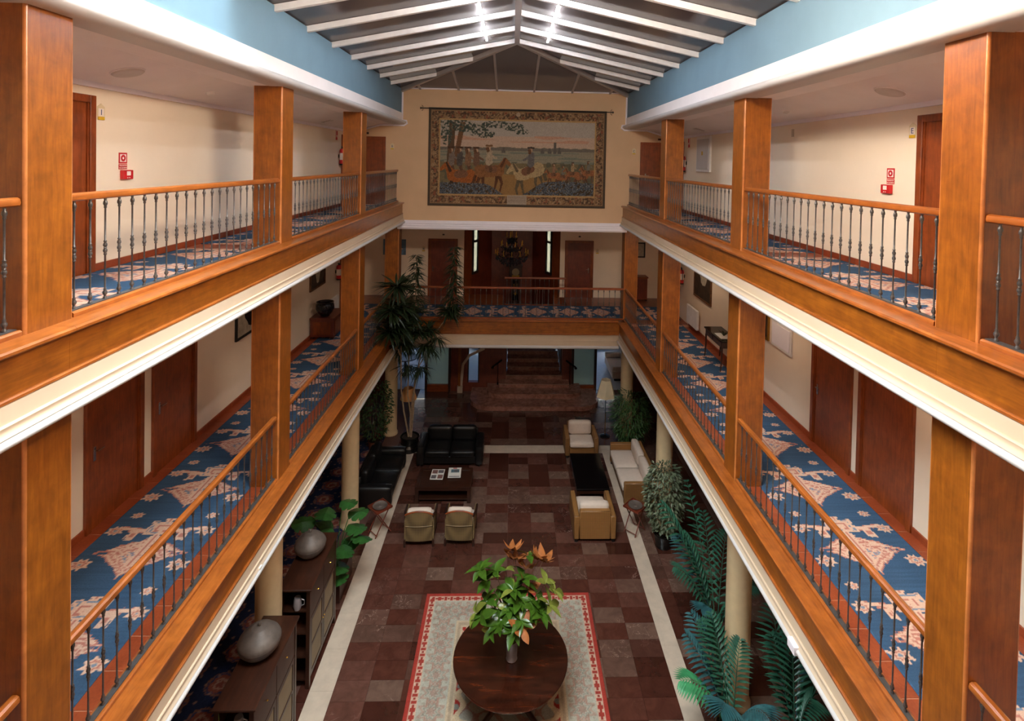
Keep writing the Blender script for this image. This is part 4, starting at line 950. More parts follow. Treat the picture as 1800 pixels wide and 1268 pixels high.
# pale angled skirting of the side flight and its post
sk_ = struct_root(trim_name(), 'pale angled skirting beside the narrow window left of the staircase', 'moulding')
m = MB(); pts = [(-1.86, .24), (-1.80, 1.05), (-1.56, 1.40), (-1.0, 1.68)]
for (a, b) in zip(pts, pts[1:]):
    d = Vector((b[0] - a[0], b[1] - a[1])).normalized(); n_ = Vector((-d.y, d.x)) * .05
    m.prism([(a[0] - n_.x, a[1] - n_.y), (b[0] - n_.x, b[1] - n_.y), (b[0] + n_.x, b[1] + n_.y), (a[0] + n_.x, a[1] + n_.y)], YG - .06, YG - .01, 'y')
m.build('skirting', 'band_stone', sk_); B(-1.99, -1.80, YG - .16, YG - .01, 0, .24).build('plinth', 'band_stone', sk_)
B(-1.97, -1.88, YG - .1, YG - .01, .24, 2.45).build('post', 'wood_z', sk_)

# ------------------------------------------------------------------ seating
def leather_sofa(label, loc, rz, W):
    t = thing('leather_sofa', label, 'sofa', loc, rz, 'black leather sofas'); h = W / 2; D = .95        # front towards local -y
    B(-h + .2, h - .2, -D / 2 + .06, D / 2 - .05, .08, .30, .02).build('base', 'leather', t, 40)
    for s in (-1, 1):
        MB().cushion(s * h if s < 0 else h - .24, -h + .24 if s < 0 else h, -D / 2, D / 2 - .02, .06, .60, .06, 5).build('arm', 'leather', t, 60)
        MB().cushion(0 if s > 0 else -h + .24, h - .24 if s > 0 else 0, -D / 2 - .01, D / 2 - .22, .29, .47, .06, 6, .03).build('seat_cushion', 'leather', t, 60)
        MB().cushion(.005 if s > 0 else -h + .25, h - .25 if s > 0 else -.005, D / 2 - .32, D / 2 - .1, .44, .88, .08, 6).build('back_cushion', 'leather', t, 60)
        for yy in (-D / 2 + .1, D / 2 - .12): MB().lathe([(.025, 0), (.03, .08)], 10, (s * (h - .12), yy, 0)).build('foot', 'black', t)
    B(-h + .2, h - .2, D / 2 - .14, D / 2, .1, .74, .03).build('back_rest', 'leather', t, 40)
    return t
leather_sofa('black leather two seat sofa facing the camera behind the coffee table with newspapers', (-1.70, 15.98, 0), 0, 1.92)
leather_sofa('black leather sofa seen from the side beside the left round column', (-3.42, 14.58, 0), math.pi / 2, 2.05)
def wicker_chair(label, loc, rz, W, D, bh, name='wicker_armchair', seats=1, group='wicker armchairs'):
    t = thing(name, label, 'armchair' if seats == 1 else 'sofa', loc, rz, group); h = W / 2; a = .13
    B(-h + a, h - a, -D / 2 + .03, D / 2 - a, .07, .32, .01).build('seat_box', 'wicker_gold', t)
    for s in (-1, 1): B(s * (h - a), s * h, -D / 2, D / 2, .07, .62, .02).build('arm', 'wicker_gold', t, 40)
    B(-h + a, h - a, D / 2 - a, D / 2, .07, bh, .02).build('back', 'wicker_gold', t, 40)
    for k in range(seats):
        x0 = -h + a + (W - 2 * a) * k / seats; x1 = -h + a + (W - 2 * a) * (k + 1) / seats
        MB().cushion(x0 + .005, x1 - .005, -D / 2 - .03, D / 2 - a - .14, .32, .47, .055, 6, .025).build('seat_cushion', 'cushion', t, 60)
        MB().cushion(x0 + .015, x1 - .015, D / 2 - a - .2, D / 2 - a + .02, .45, bh + .1, .08, 6).build('back_cushion', 'cushion', t, 60)
    for x in (-h + .06, h - .06):
        for y in (-D / 2 + .06, D / 2 - .06): B(x - .035, x + .035, y - .035, y + .035, 0, .07).build('foot', 'black', t)
    return t
wicker_chair('golden wicker armchair facing the camera at the far end of the narrow table', (2.19, 16.42, 0), 0, 1.0, .85, .76)
wicker_chair('golden wicker armchair with its woven back to the camera', (2.04, 12.93, 0), math.pi, .99, 1.02, .74)
wicker_chair('golden wicker sofa with cream cushions in front of the right round column', (3.44, 14.75, 0), -math.pi / 2, 2.1, .9, .72, 'wicker_sofa', 2, 'wicker sofa')
def tub_chair(label, loc, rz):
    t = thing('wicker_tub_chair', label, 'armchair', loc, rz, 'olive wicker tub chairs'); w2 = .30       # back at local -y, sitter looks to +y
    m = MB(); n = 9                                                    # bowed woven back panel with arched top
    fr, bk = [], []
    for j in range(6):
        z = .14 + (.62) * j / 5
        for i in range(n):
            u = -1 + 2 * i / (n - 1); zt = z if j < 5 else z + .09 * (1 - u * u)
            fr.append((u * w2, -.33 - .03 * (1 - u * u) - .05 * j / 5, zt)); bk.append((u * w2, -.30 - .03 * (1 - u * u) - .05 * j / 5, zt))
    F = [(j * n + i, j * n + i + 1, (j + 1) * n + i + 1, (j + 1) * n + i) for j in range(5) for i in range(n - 1)]
    m.add(fr + bk, F + [tuple(k + 6 * n for k in f[::-1]) for f in F])
    bo = list(range(n)) + [j * n + n - 1 for j in range(1, 6)] + [5 * n + i for i in range(n - 2, -1, -1)] + [j * n for j in range(4, 0, -1)]
    m.f += [(a, b, b + 6 * n, a + 6 * n) for a, b in zip(bo, bo[1:] + bo[:1])]
    m.build('back', 'wicker_olive', t, 40)
    MB().tube([(u * (w2 + .01), -.365 - .03 * (1 - u * u), .765 + .09 * (1 - u * u)) for u in np.linspace(-1, 1, 9)], .02, 8).build('top_rail', 'doorwood_x', t, 50)
    MB().tube([(u * w2, -.36 - .03 * (1 - u * u), .50) for u in np.linspace(-1, 1, 7)], .012, 6).build('cane_rail', 'wicker_olive', t, 50)
    for s in (-1, 1):
        MB().tube([(s * (w2 + .01), -.34, .72), (s * (w2 + .05), -.1, .66), (s * (w2 + .05), .25, .60), (s * (w2 + .03), .32, .54)], .028, 8).build('arm_rail', 'darkwood_y', t, 50)
        B(s * (w2 + .005), s * (w2 + .035), -.3, .3, .16, .60).build('side_panel', 'wicker_olive', t)
        for y, z in ((-.32, .16), (.30, .58)): B(s * w2, s * (w2 + .045), y - .025, y + .025, 0, z).build('leg', 'darkwood_z', t)
    B(-w2, w2, -.3, .32, .2, .32).build('seat_frame', 'wicker_olive', t)
    MB().cushion(-w2 + .01, w2 - .01, -.27, .33, .32, .46, .05, 5, .02).build('seat_cushion', 'cushion', t, 60)
    MB().cushion(-w2 + .02, w2 - .02, -.30, -.14, .44, .83, .07, 5).build('back_cushion', 'cushion', t, 60)
tub_chair('olive wicker tub chair with its back to the camera, left one of the pair', (-2.04, 12.64, 0), .04)
tub_chair('olive wicker tub chair with its back to the camera, right one of the pair', (-1.10, 12.66, 0), -.03)

# ------------------------------------------------------------------ tables
t = thing('coffee_table', 'dark square coffee table holding two newspapers', 'coffee table', (-1.685, 14.33, 0))
w2, d2 = .715, .45
for x in (-1, 1):
    for y in (-1, 1): B(x * w2, x * (w2 - .09), y * d2, y * (d2 - .09), 0, .42).build('leg', 'darkwood_z', t)
B(-w2 + .09, w2 - .09, -d2 + .005, d2 - .005, .355, .40).build('top_panel', 'darkwood_x', t)
for y in (-1, 1): B(-w2 + .09, w2 - .09, y * d2, y * (d2 - .09), .33, .42).build('rim', 'darkwood_x', t)
for x in (-1, 1): B(x * w2, x * (w2 - .09), -d2 + .09, d2 - .09, .33, .42).build('rim', 'darkwood_y', t)
B(-w2 + .04, w2 - .04, -d2 + .04, d2 - .04, .07, .11).build('lower_shelf', 'darkwood_x', t)
B(-.02, .02, -d2 + .09, d2 - .09, .40, .418).build('mid_rail', 'darkwood_y', t)
for nm, x, y, rz, kind in (('left', -1.90, 14.45, -.02, 0), ('right', -1.45, 14.53, .03, 1)):
    n_ = thing('newspaper', 'folded newspaper on the coffee table, %s one of two' % nm, 'newspaper', (x, y, .4202), rz, 'newspapers')
    B(-.17, .17, -.235, .235, 0, .012, .003).build('sheets', 'paper', n_)
    if kind == 0:
        for (a, b, c, d, q) in ((-.15, -.01, .03, .2, 'ink_brown'), (.01, .15, .06, .2, 'ink_grey'), (-.15, -.02, -.2, -.04, 'ink_grey'), (.02, .15, -.2, -.02, 'ink_brown')): B(a, b, c, d, .012, .0125).build('printed_block', q, n_)
    else:
        for (a, b, c, d, q) in ((-.05, .05, .18, .22, 'ink_red'), (-.1, .12, .0, .15, 'ink_teal'), (-.02, .08, .03, .12, 'ink_grey'), (-.14, .14, -.2, -.17, 'ink_grey')): B(a, b, c, d, .012 + (.0005 if q == 'ink_grey' else 0), .0125 + (.0005 if q == 'ink_grey' else 0)).build('printed_block', q, n_)
t = thing('coffee_table', 'narrow black coffee table between the wicker armchairs', 'coffee table', (2.20, 14.66, 0))
B(-.43, .43, -.87, .87, .375, .42, .008).build('top_panel', 'black_gloss', t)
for x in (-1, 1):
    B(x * .43, x * .36, -.80, .80, .30, .375).build('apron', 'darkwood_y', t)
    for y in (-1, 1): B(x * .43, x * .35, y * .87, y * .79, 0, .375).build('leg', 'darkwood_z', t)
for y in (-1, 1): B(-.36, .36, y * .87, y * .80, .30, .375).build('apron', 'darkwood_x', t)
for x0, lab, lp in ((-3.03, 'beside the left sofa', 'left'), (3.06, 'beside the wicker sofa', 'right')):
    y0 = 12.80
    t = thing('folding_tray_table', 'reddish folding tray table on crossed legs %s' % lab, 'side table', (x0, y0, 0), math.radians(45), 'folding tray tables')
    B(-.21, .21, -.21, .21, .60, .62, .004).build('tray', 'redpanel_x', t)
    for a in (B(-.21, .21, -.21, -.19, .62, .645), B(-.21, .21, .19, .21, .62, .645), B(-.21, -.19, -.19, .19, .62, .645), B(.19, .21, -.19, .19, .62, .645)): a.build('tray_rim', 'redpanel_x', t)
    for s in (-1, 1):
        for yy in (-.15 + s * .015, .15 + s * .015): MB().tube([(s * .17, yy, .60), (-s * .2, yy, .012)], .013, 6).build('leg', 'redpanel_z', t)
        MB().tube([(-s * .17, -.15, .06), (-s * .17, .15, .06)], .01, 6).build('stretcher', 'redpanel_x', t)
    p = thing('metal_plate', 'dull metal plate lying on the %s tray table' % lp, 'plate', (x0, y0, .621), 0, 'metal plates')
    MB().lathe([(.08, 0), (.15, .012), (.175, .03), (.172, .036), (.148, .018), (.09, .008), (.0, .008)], 26).build('dish', 'pewter', p, 40); MB().lathe([(.05, .008), (.03, .02), (0, .024)], 18).build('boss', 'pewter', p, 40)
t = thing('round_table', 'large round dark wooden table standing on the oriental rug', 'table', (.075, 8.72, .0105))
MB().lathe([(.0, .715), (.86, .715), (.90, .725), (.93, .745), (.935, .757), (.925, .769), (.0, .769)], 64, close=False).build('table_top', 'table_rustic', t, 30)
MB().lathe([(.72, .63), (.74, .63), (.74, .715), (.72, .715)], 40, close=False).build('apron', 'darkwood_x', t, 30)
MB().lathe([(.2, .05), (.2, .1), (.11, .16), (.09, .3), (.14, .42), (.1, .52), (.2, .6), (.24, .715)], 24).build('pedestal', 'darkwood_z', t, 40)
for k in range(4):
    a = math.pi / 4 + k * math.pi / 2; c, q = math.cos(a), math.sin(a)
    MB().tube([(c * .12, q * .12, .16), (c * .4, q * .4, .12), (c * .62, q * .62, .05), (c * .72, q * .72, .04)], .05, 8, .035).build('foot', 'darkwood_x', t, 50)

# ------------------------------------------------------------------ dressers with metal lidded pots
def dresser(label, y0, y1, x0=-3.78, x1=-3.27, h=1.70):
    t = thing('display_dresser', label, 'cabinet', ((x0 + x1) / 2, (y0 + y1) / 2, 0), 0, 'dark dressers beside the lobby carpet'); w2, L2 = (x1 - x0) / 2, (y1 - y0) / 2
    B(-w2 - .02, w2 + .03, -L2 - .03, L2 + .03, h - .035, h, .006).build('top_board', 'darkwood_y', t)
    for x in (-1, 1):
        for y in (-1, 1): B(x * w2, x * (w2 - .06), y * L2, y * (L2 - .06), 0, h - .035).build('leg', 'darkwood_z', t)
    B(-w2, -w2 + .02, -L2 + .06, L2 - .06, .1, h - .04).build('back_board', 'darkwood_z', t)
    for z in (.12, .5, .9, 1.28): B(-w2 + .02, w2 - .03, -L2 + .03, L2 - .06, z, z + .025).build('shelf', 'darkwood_y', t)
    B(-w2 + .06, w2 - .06, L2 - .04, L2 - .01, .1, h - .04).build('side_panel', 'darkwood_z', t)
    for k in range(2):
        a, b = (-L2 + .06, 0) if k == 0 else (0, L2 - .06)
        d = B(w2 - .03, w2 - .005, a + .008, b - .008, 1.16, h - .06).build('drawer', 'darkwood_y', t)
        MB().lathe([(.001, 0), (.014, .012), (.001, .024)], 8, (w2 + .008, (a + b) / 2, 1.40)).build('knob', 'brass', d)
        d = B(w2 - .03, w2 - .005, a + .008, a + .07, .14, 1.14).box(w2 - .03, w2 - .005, b - .07, b - .008, .14, 1.14).box(w2 - .03, w2 - .005, a + .07, b - .07, .14, .21).box(w2 - .03, w2 - .005, a + .07, b - .07, 1.07, 1.14).box(w2 - .03, w2 - .005, a + .07, b - .07, .62, .66).build('door', 'darkwood_z', t)
        for (z0, z1) in ((.21, .62), (.66, 1.07)): B(w2 - .022, w2 - .016, a + .07, b - .07, z0, z1).build('pane', 'dresser_pane', d)
        MB().lathe([(.001, 0), (.012, .01), (.001, .02)], 8, (w2 + .004, (b - .03) if k == 0 else (a + .03), .66)).build('knob', 'brass', d)
    return t
dresser('dark wooden dresser nearer the camera on the left, metal pot on top', 7.02, 8.43)
dresser('dark wooden dresser behind the nearer one, in front of the monstera', 8.98, 10.33)
for y, sc, lab in ((7.83, 1.0, 'nearer'), (9.80, .93, 'farther')):
    p = thing('lidded_metal_pot', 'squat grey metal pot with knobbed lid on the %s dresser' % lab, 'pot', (-3.57, y, 1.702), 0, 'lidded metal pots'); r = .29 * sc
    MB().lathe([(r * .4, 0), (r * .72, .03), (r * .95, .11), (r, .17), (r * .98, .18)], 32).build('bowl', 'pewter', p, 40)
    MB().lathe([(r * 1.0, .178), (r * 1.01, .19), (r * .95, .23), (r * .72, .30), (r * .46, .345), (r * .38, .365), (r * .34, .368), (r * .12, .385), (r * .0, .388)], 32).build('lid', 'pewter', p, 40)
    MB().lathe([(.02, .38), (.016, .40), (.026, .415), (.018, .435), (0, .44)], 14).build('lid_knob', 'pewter', p, 40)
for y in (7.9, 9.05):
    t = thing('white_jug', 'small white handled dish on the upper shelf of the %s dresser' % ('nearer' if y < 8.5 else 'farther'), 'dish', (-3.5, y if y > 8.5 else 7.10, 1.3055), 0, 'white dishes in the dressers')
    MB().lathe([(.05, 0), (.07, .06), (.06, .16), (.05, .2)], 16).build('body', 'zinc', t, 40); MB().tube([(.06, 0, .17), (.11, 0, .15), (.11, 0, .08), (.07, 0, .06)], .008, 6).build('handle', 'zinc', t, 40)

# ------------------------------------------------------------------ lower gallery furniture
t = thing('wooden_chest', 'reddish wooden chest on the left lower gallery carrying a dark bowl', 'chest', (-5.34, 15.93, FL + .0135))
B(-.32, .32, -.52, .52, .05, .55).build('body', 'redpanel_y', t); B(-.34, .34, -.55, .55, .55, .59, .006).build('lid', 'redpanel_y', t)
B(-.25, .25, -.535, -.52, .12, .48).build('end_panel', 'doorwood_z', t); B(.32, .335, -.42, .42, .12, .48).build('front_panel', 'doorwood_y', t)
for x in (-.28, .28):
    for y in (-.47, .47): B(x - .04, x + .04, y - .05, y + .05, 0, .05).build('foot', 'darkwood_x', t)
t = thing('ceramic_bowl', 'large glossy dark bowl on the chest of the left lower gallery', 'bowl', (-5.34, 15.65, FL + .605))
MB().lathe([(.12, 0), (.13, .03), (.2, .1), (.255, .22), (.25, .33), (.225, .37), (.24, .40), (.225, .40), (.21, .37), (.22, .3), (.15, .1), (0, .08)], 28, close=False).build('vessel', 'ceramic_dark', t, 40); MB().lathe([(.22, .395), (.245, .40), (.245, .41), (.22, .41)], 28, close=False).build('rim', 'ceramic_dark', t, 40)
t = thing('writing_desk', 'dark slender legged desk against the right lower gallery wall', 'desk', (5.42, 13.72, FL + .0135))
B(-.24, .24, -.62, .62, .76, .79, .006).build('top', 'black_gloss', t); B(-.21, .21, -.57, .57, .60, .76).build('apron', 'darkwood_y', t)
for x in (-.2, .2):
    for y in (-.55, .55): MB().tube([(x, y, .62), (x + .0, y, .4), (x - .015, y, .1), (x - .03, y, .012)], .026, 8, .012).build('leg', 'darkwood_z', t, 50)
for y in (-.3, .3): 
    d = B(-.22, -.21, y - .24, y + .24, .63, .73).build('drawer', 'darkwood_y', t); MB().lathe([(.001, 0), (.012, .01), (.001, .02)], 8, (-.228, y, .68)).build('knob', 'brass', d)
t = thing('desk_tray', 'pale tray with dark dried plant on the desk', 'tray', (5.40, 13.52, FL + .805))
B(-.16, .16, -.22, .22, 0, .012).build('tray', 'paper', t)
m = MB(); rnd = random.Random(3)
for k in range(26):
    a = rnd.uniform(0, 6.28); r = rnd.uniform(.05, .17); m.tube([(0, 0, .012), (r * .5 * math.cos(a), r * .5 * math.sin(a), rnd.uniform(.06, .12)), (r * math.cos(a), r * math.sin(a), rnd.uniform(.03, .14))], .012, 5, .003)
m.build('sprigs', 'dracaena_green', t)
t = thing('hall_cabinet', 'brown cabinet against the back hall wall, right end', 'cabinet', (4.66, 20.26, FL))
B(-.42, .42, -.2, .2, .06, .86).build('body', 'doorwood_z', t); B(-.45, .45, -.23, .22, .86, .90, .006).build('top', 'doorwood_x', t)
for s in (-1, 1):
    d = B(s * .01, s * .40, -.215, -.2, .1, .82).build('door', 'redpanel_z', t); MB().lathe([(.001, 0), (.012, .01), (.001, .02)], 8, (s * .04, -.222, .48)).build('knob', 'brass', d)
    B(s * .38, s * .42, -.2, .2, 0, .06).build('foot', 'darkwood_x', t)
# grandfather clock
t = thing('longcase_clock', 'tall dark grandfather clock with pale dial in the stair bay', 'clock', (.16, 22.2, 2.55))
B(-.24, .24, -.15, .15, 0, .5, .01).build('base', 'darkwood_z', t); B(-.18, .18, -.12, .12, .5, 1.55).build('trunk', 'darkwood_z', t); B(-.26, .26, -.16, .16, 1.55, 2.0, .01).build('hood', 'darkwood_z', t)
MB().prism([(-.28, 2.0), (.28, 2.0), (.28, 2.05), (.16, 2.14), (.06, 2.22), (-.06, 2.22), (-.16, 2.14), (-.28, 2.05)], -.17, .16, 'y').build('crest', 'darkwood_x', t)
dl = put('dial', MB().lathe([(.15, 0), (.15, .012), (0, .012)], 24).mesh('dial', 'dial'), t, (0, -.16, 1.79)); dl.rotation_euler = (math.radians(90), 0, 0)
B(-.15, .15, -.165, -.16, 1.58, 1.66).build('dial_spandrel', 'brass', t); B(-.11, .11, -.128, -.12, .62, 1.45).build('trunk_glass', 'black_gloss', t)
MB().tube([(0, -.135, 1.45), (0, -.135, .95)], .006, 6).build('pendulum_rod', 'brass', t); pb = put('pendulum_bob', MB().lathe([(.06, 0), (.06, .012)], 18).mesh('bob', 'brass'), t, (0, -.13, .9)); pb.rotation_euler = (math.radians(90), 0, 0)
for x in (-.06, .06): MB().lathe([(.018, 0), (.018, .2)], 8, (x, -.14, 1.1)).build('weight', 'brass', t)

# chandelier
t = thing('chandelier', 'three tier brass and crystal chandelier hanging in the back hall', 'chandelier', (-.02, 18.75, 5.28))
MB().tube([(0, 0, .95), (0, 0, 1.58)], .012, 6).build('chain', 'brass', t)
MB().lathe([(.001, 0), (.05, .05), (.1, .14), (.05, .2), (.04, .4), (.09, .5), (.04, .56), (.035, .8), (.06, .88), (.02, .95)], 14).build('stem', 'ceramic_dark', t, 50)
rnd = random.Random(5)
drops = MB()
for tier, (R_, z, n) in enumerate(((.56, .38, 12), (.38, .68, 8), (.18, .98, 5))):
    for k in range(n):
        a = 2 * math.pi * k / n + tier * .3; c, q = math.cos(a), math.sin(a)
        arm = MB().tube([(c * .04, q * .04, z - .16), (c * R_ * .5, q * R_ * .5, z - .22), (c * R_ * .85, q * R_ * .85, z - .14), (c * R_, q * R_, z - .02)], .011, 6).build('arm', 'ceramic_dark', t, 50)
        MB().lathe([(.012, -.03), (.05, 0), (.045, .006), (.01, .006)], 10, (c * R_, q * R_, z - .01)).build('drip_cup', 'brass', arm, 50)
        MB().lathe([(.011, .0), (.011, .09), (.016, .11), (.001, .16)], 8, (c * R_, q * R_, z)).build('candle_bulb', 'brass_glow', arm, 50)
    for k in range(240 if tier == 0 else 110):
        a = rnd.uniform(0, 6.28); r = R_ * math.sqrt(rnd.uniform(.05, 1)); zz = z - .10 - .28 * (1 - (r / R_) ** 2) + rnd.uniform(-.05, .05) if tier == 0 else z - .12 + rnd.uniform(-.12, .06)
        drops.lathe([(.001, -.055), (.02, -.02), (.001, .025)], 5, (r * math.cos(a), r * math.sin(a), zz), False)
o = drops.build('crystal_drops', 'ceramic_dark', t); o['kind'] = 'stuff'

# fill domes added on the lower gallery ceilings, hidden above the line of sight
dome = MB().lathe([(.13, 0), (.125, -.03), (.09, -.065), (.04, -.08), (.001, -.083)], 16, close=False).mesh('dome', 'dome_lamp', 60); dome_dim = dome.copy(); dome_dim.materials[0] = M['fill_dome_dim']; rim = MB().lathe([(.145, 0), (.145, -.012), (.13, -.016)], 20).mesh('rim', 'brass', 40)
for s in (-1, 1):
    for k, y in enumerate((2.3, 6.5, 10.9, 15.3)):
        t = thing('ceiling_dome_lamp', 'added unseen fill dome on the ceiling, %s lower gallery, %s' % (SIDE[s], ['bay nearest the camera', 'second bay', 'third bay', 'last bay'][k]), 'lamp', (s * 4.6, y, 6.858), 0, 'added gallery fill domes')
        dm = put('dome', dome if s > 0 else dome_dim, t); put('rim', rim, t)
# main light added as an unseen pendant above the frame, placed by column shadows
t = thing('added_pendant', 'added unseen brass pendant with glowing globes under the near end of the roof', 'lamp', (.98, 4.55, 10.9))
MB().tube([(0, 0, .05), (0, 0, .55)], .012, 6).build('chain', 'brass', t); MB().lathe([(.03, -.05), (.06, 0), (.03, .06)], 12).build('hub', 'brass', t, 40)
for k in range(6):
    a = math.pi / 3 * k; c, q = math.cos(a), math.sin(a)
    arm = MB().tube([(0, 0, 0), (c * .28, q * .28, .06), (c * .52, q * .52, .14)], .01, 6).build('arm', 'brass', t)
    MB().lathe([(.001, -.13), (.065, -.113), (.113, -.065), (.13, 0), (.113, .065), (.065, .113), (.001, .13)], 14, (c * .52, q * .52, 0)).build('globe', 'added_globe', arm, 60)

# floor lamps
for (x, y, lab, mat, sides, r0, r1, z0, z1, rz) in ((-3.20, 17.15, 'floor lamp with tan shade behind the tall dracaena', 'shade_tan', 24, .26, .15, 1.28, 1.62, 0), (3.11, 17.32, 'floor lamp with cream faceted shade beside the bamboo', 'shade_cream', 6, .33, .17, 1.32, 1.85, .3)):
    t = thing('floor_lamp', lab, 'lamp', (x, y, 0), rz, 'lobby floor lamps')
    MB().lathe([(.16, 0), (.16, .02), (.05, .035), (.014, .05)], 24).build('base', 'black', t, 40); MB().lathe([(.013, .04), (.013, .75)], 10).build('pole', 'brass' if sides == 6 else 'black', t, 40)
    MB().lathe([(.012, .75), (.012, z1 - .08)], 10).build('pole', 'black', t, 40)
    MB().lathe([(r0, z0), (r1, z1), (r1 - .008, z1), (r0 - .008, z0)], sides, close=False).build('shade', mat, t, 20 if sides > 8 else False); MB().lathe([(.02, z0 + .08), (.035, z0 + .18), (0, z0 + .24)], 10).build('bulb', 'shade_cream', t, 40)

# ------------------------------------------------------------------ plants
def leaf(l, w_, n=5, droop=.15, cup=.12, tip=1.0):
    vs, fs = [], []
    for i in range(n + 1):
        u = i / n; ww = w_ * math.sin(math.pi * min(1, u ** .85 * .98 + .01)) / 2 * (1 if tip == 1 else 1); x = l * u; z = -droop * l * u * u
        vs += [(x, -ww, z + cup * ww), (x, 0, z), (x, ww, z + cup * ww)]
    for i in range(n):
        a = i * 3; fs += [(a, a + 3, a + 4, a + 1), (a + 1, a + 4, a + 5, a + 2)]
    return vs, fs
def frame(p, d, up=Vector((0, 0, 1)), roll=0):
    d = Vector(d).normalized(); y = up.cross(d)
    y = y.normalized() if y.length > 1e-4 else Vector((0, 1, 0)); z = d.cross(y)
    m = Matrix((d, y, z)).transposed().to_4x4() @ Matrix.Rotation(roll, 4, 'X'); m.translation = Vector(p); return m
def addleaf(mb, mat4, lf): mb.add([mat4 @ Vector(v) for v in lf[0]], lf[1])
def pot(t, r, h, mat, taper=.8, rim=True):
    MB().lathe([(r * taper, 0), (r, h), (r * 1.05, h), (r * 1.05, h - .03) if False else (r * .94, h), (r * .9, h - .05), (0, h - .05)], 24, close=False).build('pot', mat, t, 40)
    MB().lathe([(0, h - .052), (r * .9, h - .045), (0, h - .04)], 18, close=False).build('soil', 'soil', t)

# magnolia branches in a zinc vase, every leaf its own piece
t = thing('magnolia_vase', 'zinc vase of magnolia branches on the round table', 'vase', (.09, 8.66, .7805))
MB().lathe([(.085, 0), (.092, .01), (.085, .02), (.09, .3), (.098, .31), (.09, .312), (.082, .3), (.078, .03), (0, .03)], 24, close=False).build('vase', 'zinc', t, 40)
rnd = random.Random(11)
lf = {}
for nm, mt in (('g', 'magnolia_green'), ('o', 'magnolia_olive'), ('r', 'magnolia_rust')):
    m = MB(); addleaf(m, Matrix.Identity(4), leaf(.27, .125, 6, .22, .35)); lf[nm] = m.mesh('leaf', mt, 60, False)
clusters = [(-.50, .10, 1.36, 'g', 7), (-.28, .22, 1.22, 'g', 6), (.04, .42, 1.30, 'r', 9), (.40, .42, 1.28, 'r', 7), (.64, .10, .86, 'o', 4), (.55, -.05, .70, 'o', 5), (-.46, -.22, .66, 'g', 6), (-.55, -.1, .62, 'o', 3), (0, .05, .95, 'g', 8),
            (-.16, -.22, .58, 'g', 8), (.12, -.26, .62, 'g', 8), (.30, -.12, .72, 'g', 7), (.02, -.30, .46, 'g', 7), (-.30, -.28, .46, 'g', 6), (.16, .2, 1.05, 'g', 6), (-.2, .05, .78, 'g', 7), (.25, .12, .92, 'r', 3), (.14, -.34, .56, 'r', 3), (.22, -.3, .48, 'r', 2), (.38, .1, .8, 'g', 5), (.24, .4, 1.38, 'g', 3), (-.05, -.1, .7, 'g', 6)]
clusters += [(-.38, .12, 1.1, 'g', 6), (-.12, .3, 1.12, 'o', 4), (.1, -.05, .8, 'g', 7), (.42, -.1, .6, 'g', 6), (-.4, -.05, .82, 'g', 5), (.2, .36, 1.15, 'r', 6), (.0, .48, 1.45, 'r', 6), (.48, .34, 1.36, 'r', 5), (.5, .14, 1.0, 'o', 4)]
for (x, y, z, kd, n) in clusters:
    z = .74 + (z - .46) * .72; x *= 1.08
    MB().tube([(x * .06, y * .06, .1), (x * .35, y * .3, .15 + z * .55), (x, y, z)], .008, 5, .004).build('branch', 'bark', t)
    out = Vector((x, y, z - .3)).normalized()
    for k in range(n):
        a = 2 * math.pi * k / n + rnd.uniform(-.3, .3); e = rnd.uniform(-.05, .38)
        s1 = out.orthogonal().normalized(); s2 = out.cross(s1)
        d = (s1 * math.cos(a) + s2 * math.sin(a)) + out * e + Vector((0, 0, .1))
        o = put('leaf', lf[kd if rnd.random() > .08 or kd != 'g' else 'o'], t); mt = frame((x, y, z), d, out if kd != 'r' else -out, rnd.uniform(-.4, .4)); sc = rnd.uniform(.75, 1.12)
        o.matrix_local = mt @ Matrix.Diagonal((sc, sc, sc, 1))

# tall dracaena
t = thing('dracaena_tree', 'tall dracaena with bare pale canes reaching up past the bridge', 'plant', (-3.02, 16.46, 0))
MB().lathe([(.24, 0), (.27, .42), (.29, .44), (.26, .46), (.24, .40), (0, .40)], 28, close=False).build('pot', 'blackpot', t, 40); MB().lathe([(.275, .05), (.285, .10), (.275, .15)], 28, (0, 0, .1), False).build('pot_band', 'steel', t, 40); MB().lathe([(0, .40), (.24, .41), (0, .42)], 18, close=False).build('soil', 'soil', t)
base = Vector((-3.02, 16.46, 0))
canes = [[(-.03, 0, .4), (-.18, -.04, 1.2), (-.26, -.1, 1.9), (-.2, -.5, 3.0), (-.08, -1.15, 4.6), (-.14, -1.5, 5.3)], [(0, .02, .4), (.02, 0, 1.1), (-.08, 0, 1.7), (-.05, -.05, 2.8), (.1, -.05, 4.0), (.14, -.06, 5.95)],
         [(.04, -.02, .4), (.1, 0, 1.2), (.12, 0, 2.0), (.3, 0, 3.0), (1.0, -.1, 4.0), (1.27, -.06, 6.2)], [(.03, .03, .4), (.06, .0, 1.6), (.25, -.05, 2.6), (.6, -.1, 3.2)], [(-.2, -.5, 3.0), (-.24, -1.2, 3.8), (-.22, -1.8, 4.7)]]
for c in canes: MB().tube(c, .028, 8, .012).build('cane', 'bark_pale', t, 50)
rnd = random.Random(21)
def rosette(c, n, L_, up, droop, w_=.035, axis=Vector((0, 0, 1))):
    m = MB()
    for k in range(int(n * 1.9)):
        a = rnd.uniform(0, 6.28); e = rnd.uniform(*up); d = Vector((math.cos(a), math.sin(a), e)); ll = L_ * rnd.uniform(.7, 1.1)
        addleaf(m, frame(Vector(c) + Vector((0, 0, rnd.uniform(-.05, .05))), d, roll=rnd.uniform(-.3, .3)), leaf(ll, w_, 4, droop, .3))
    return m
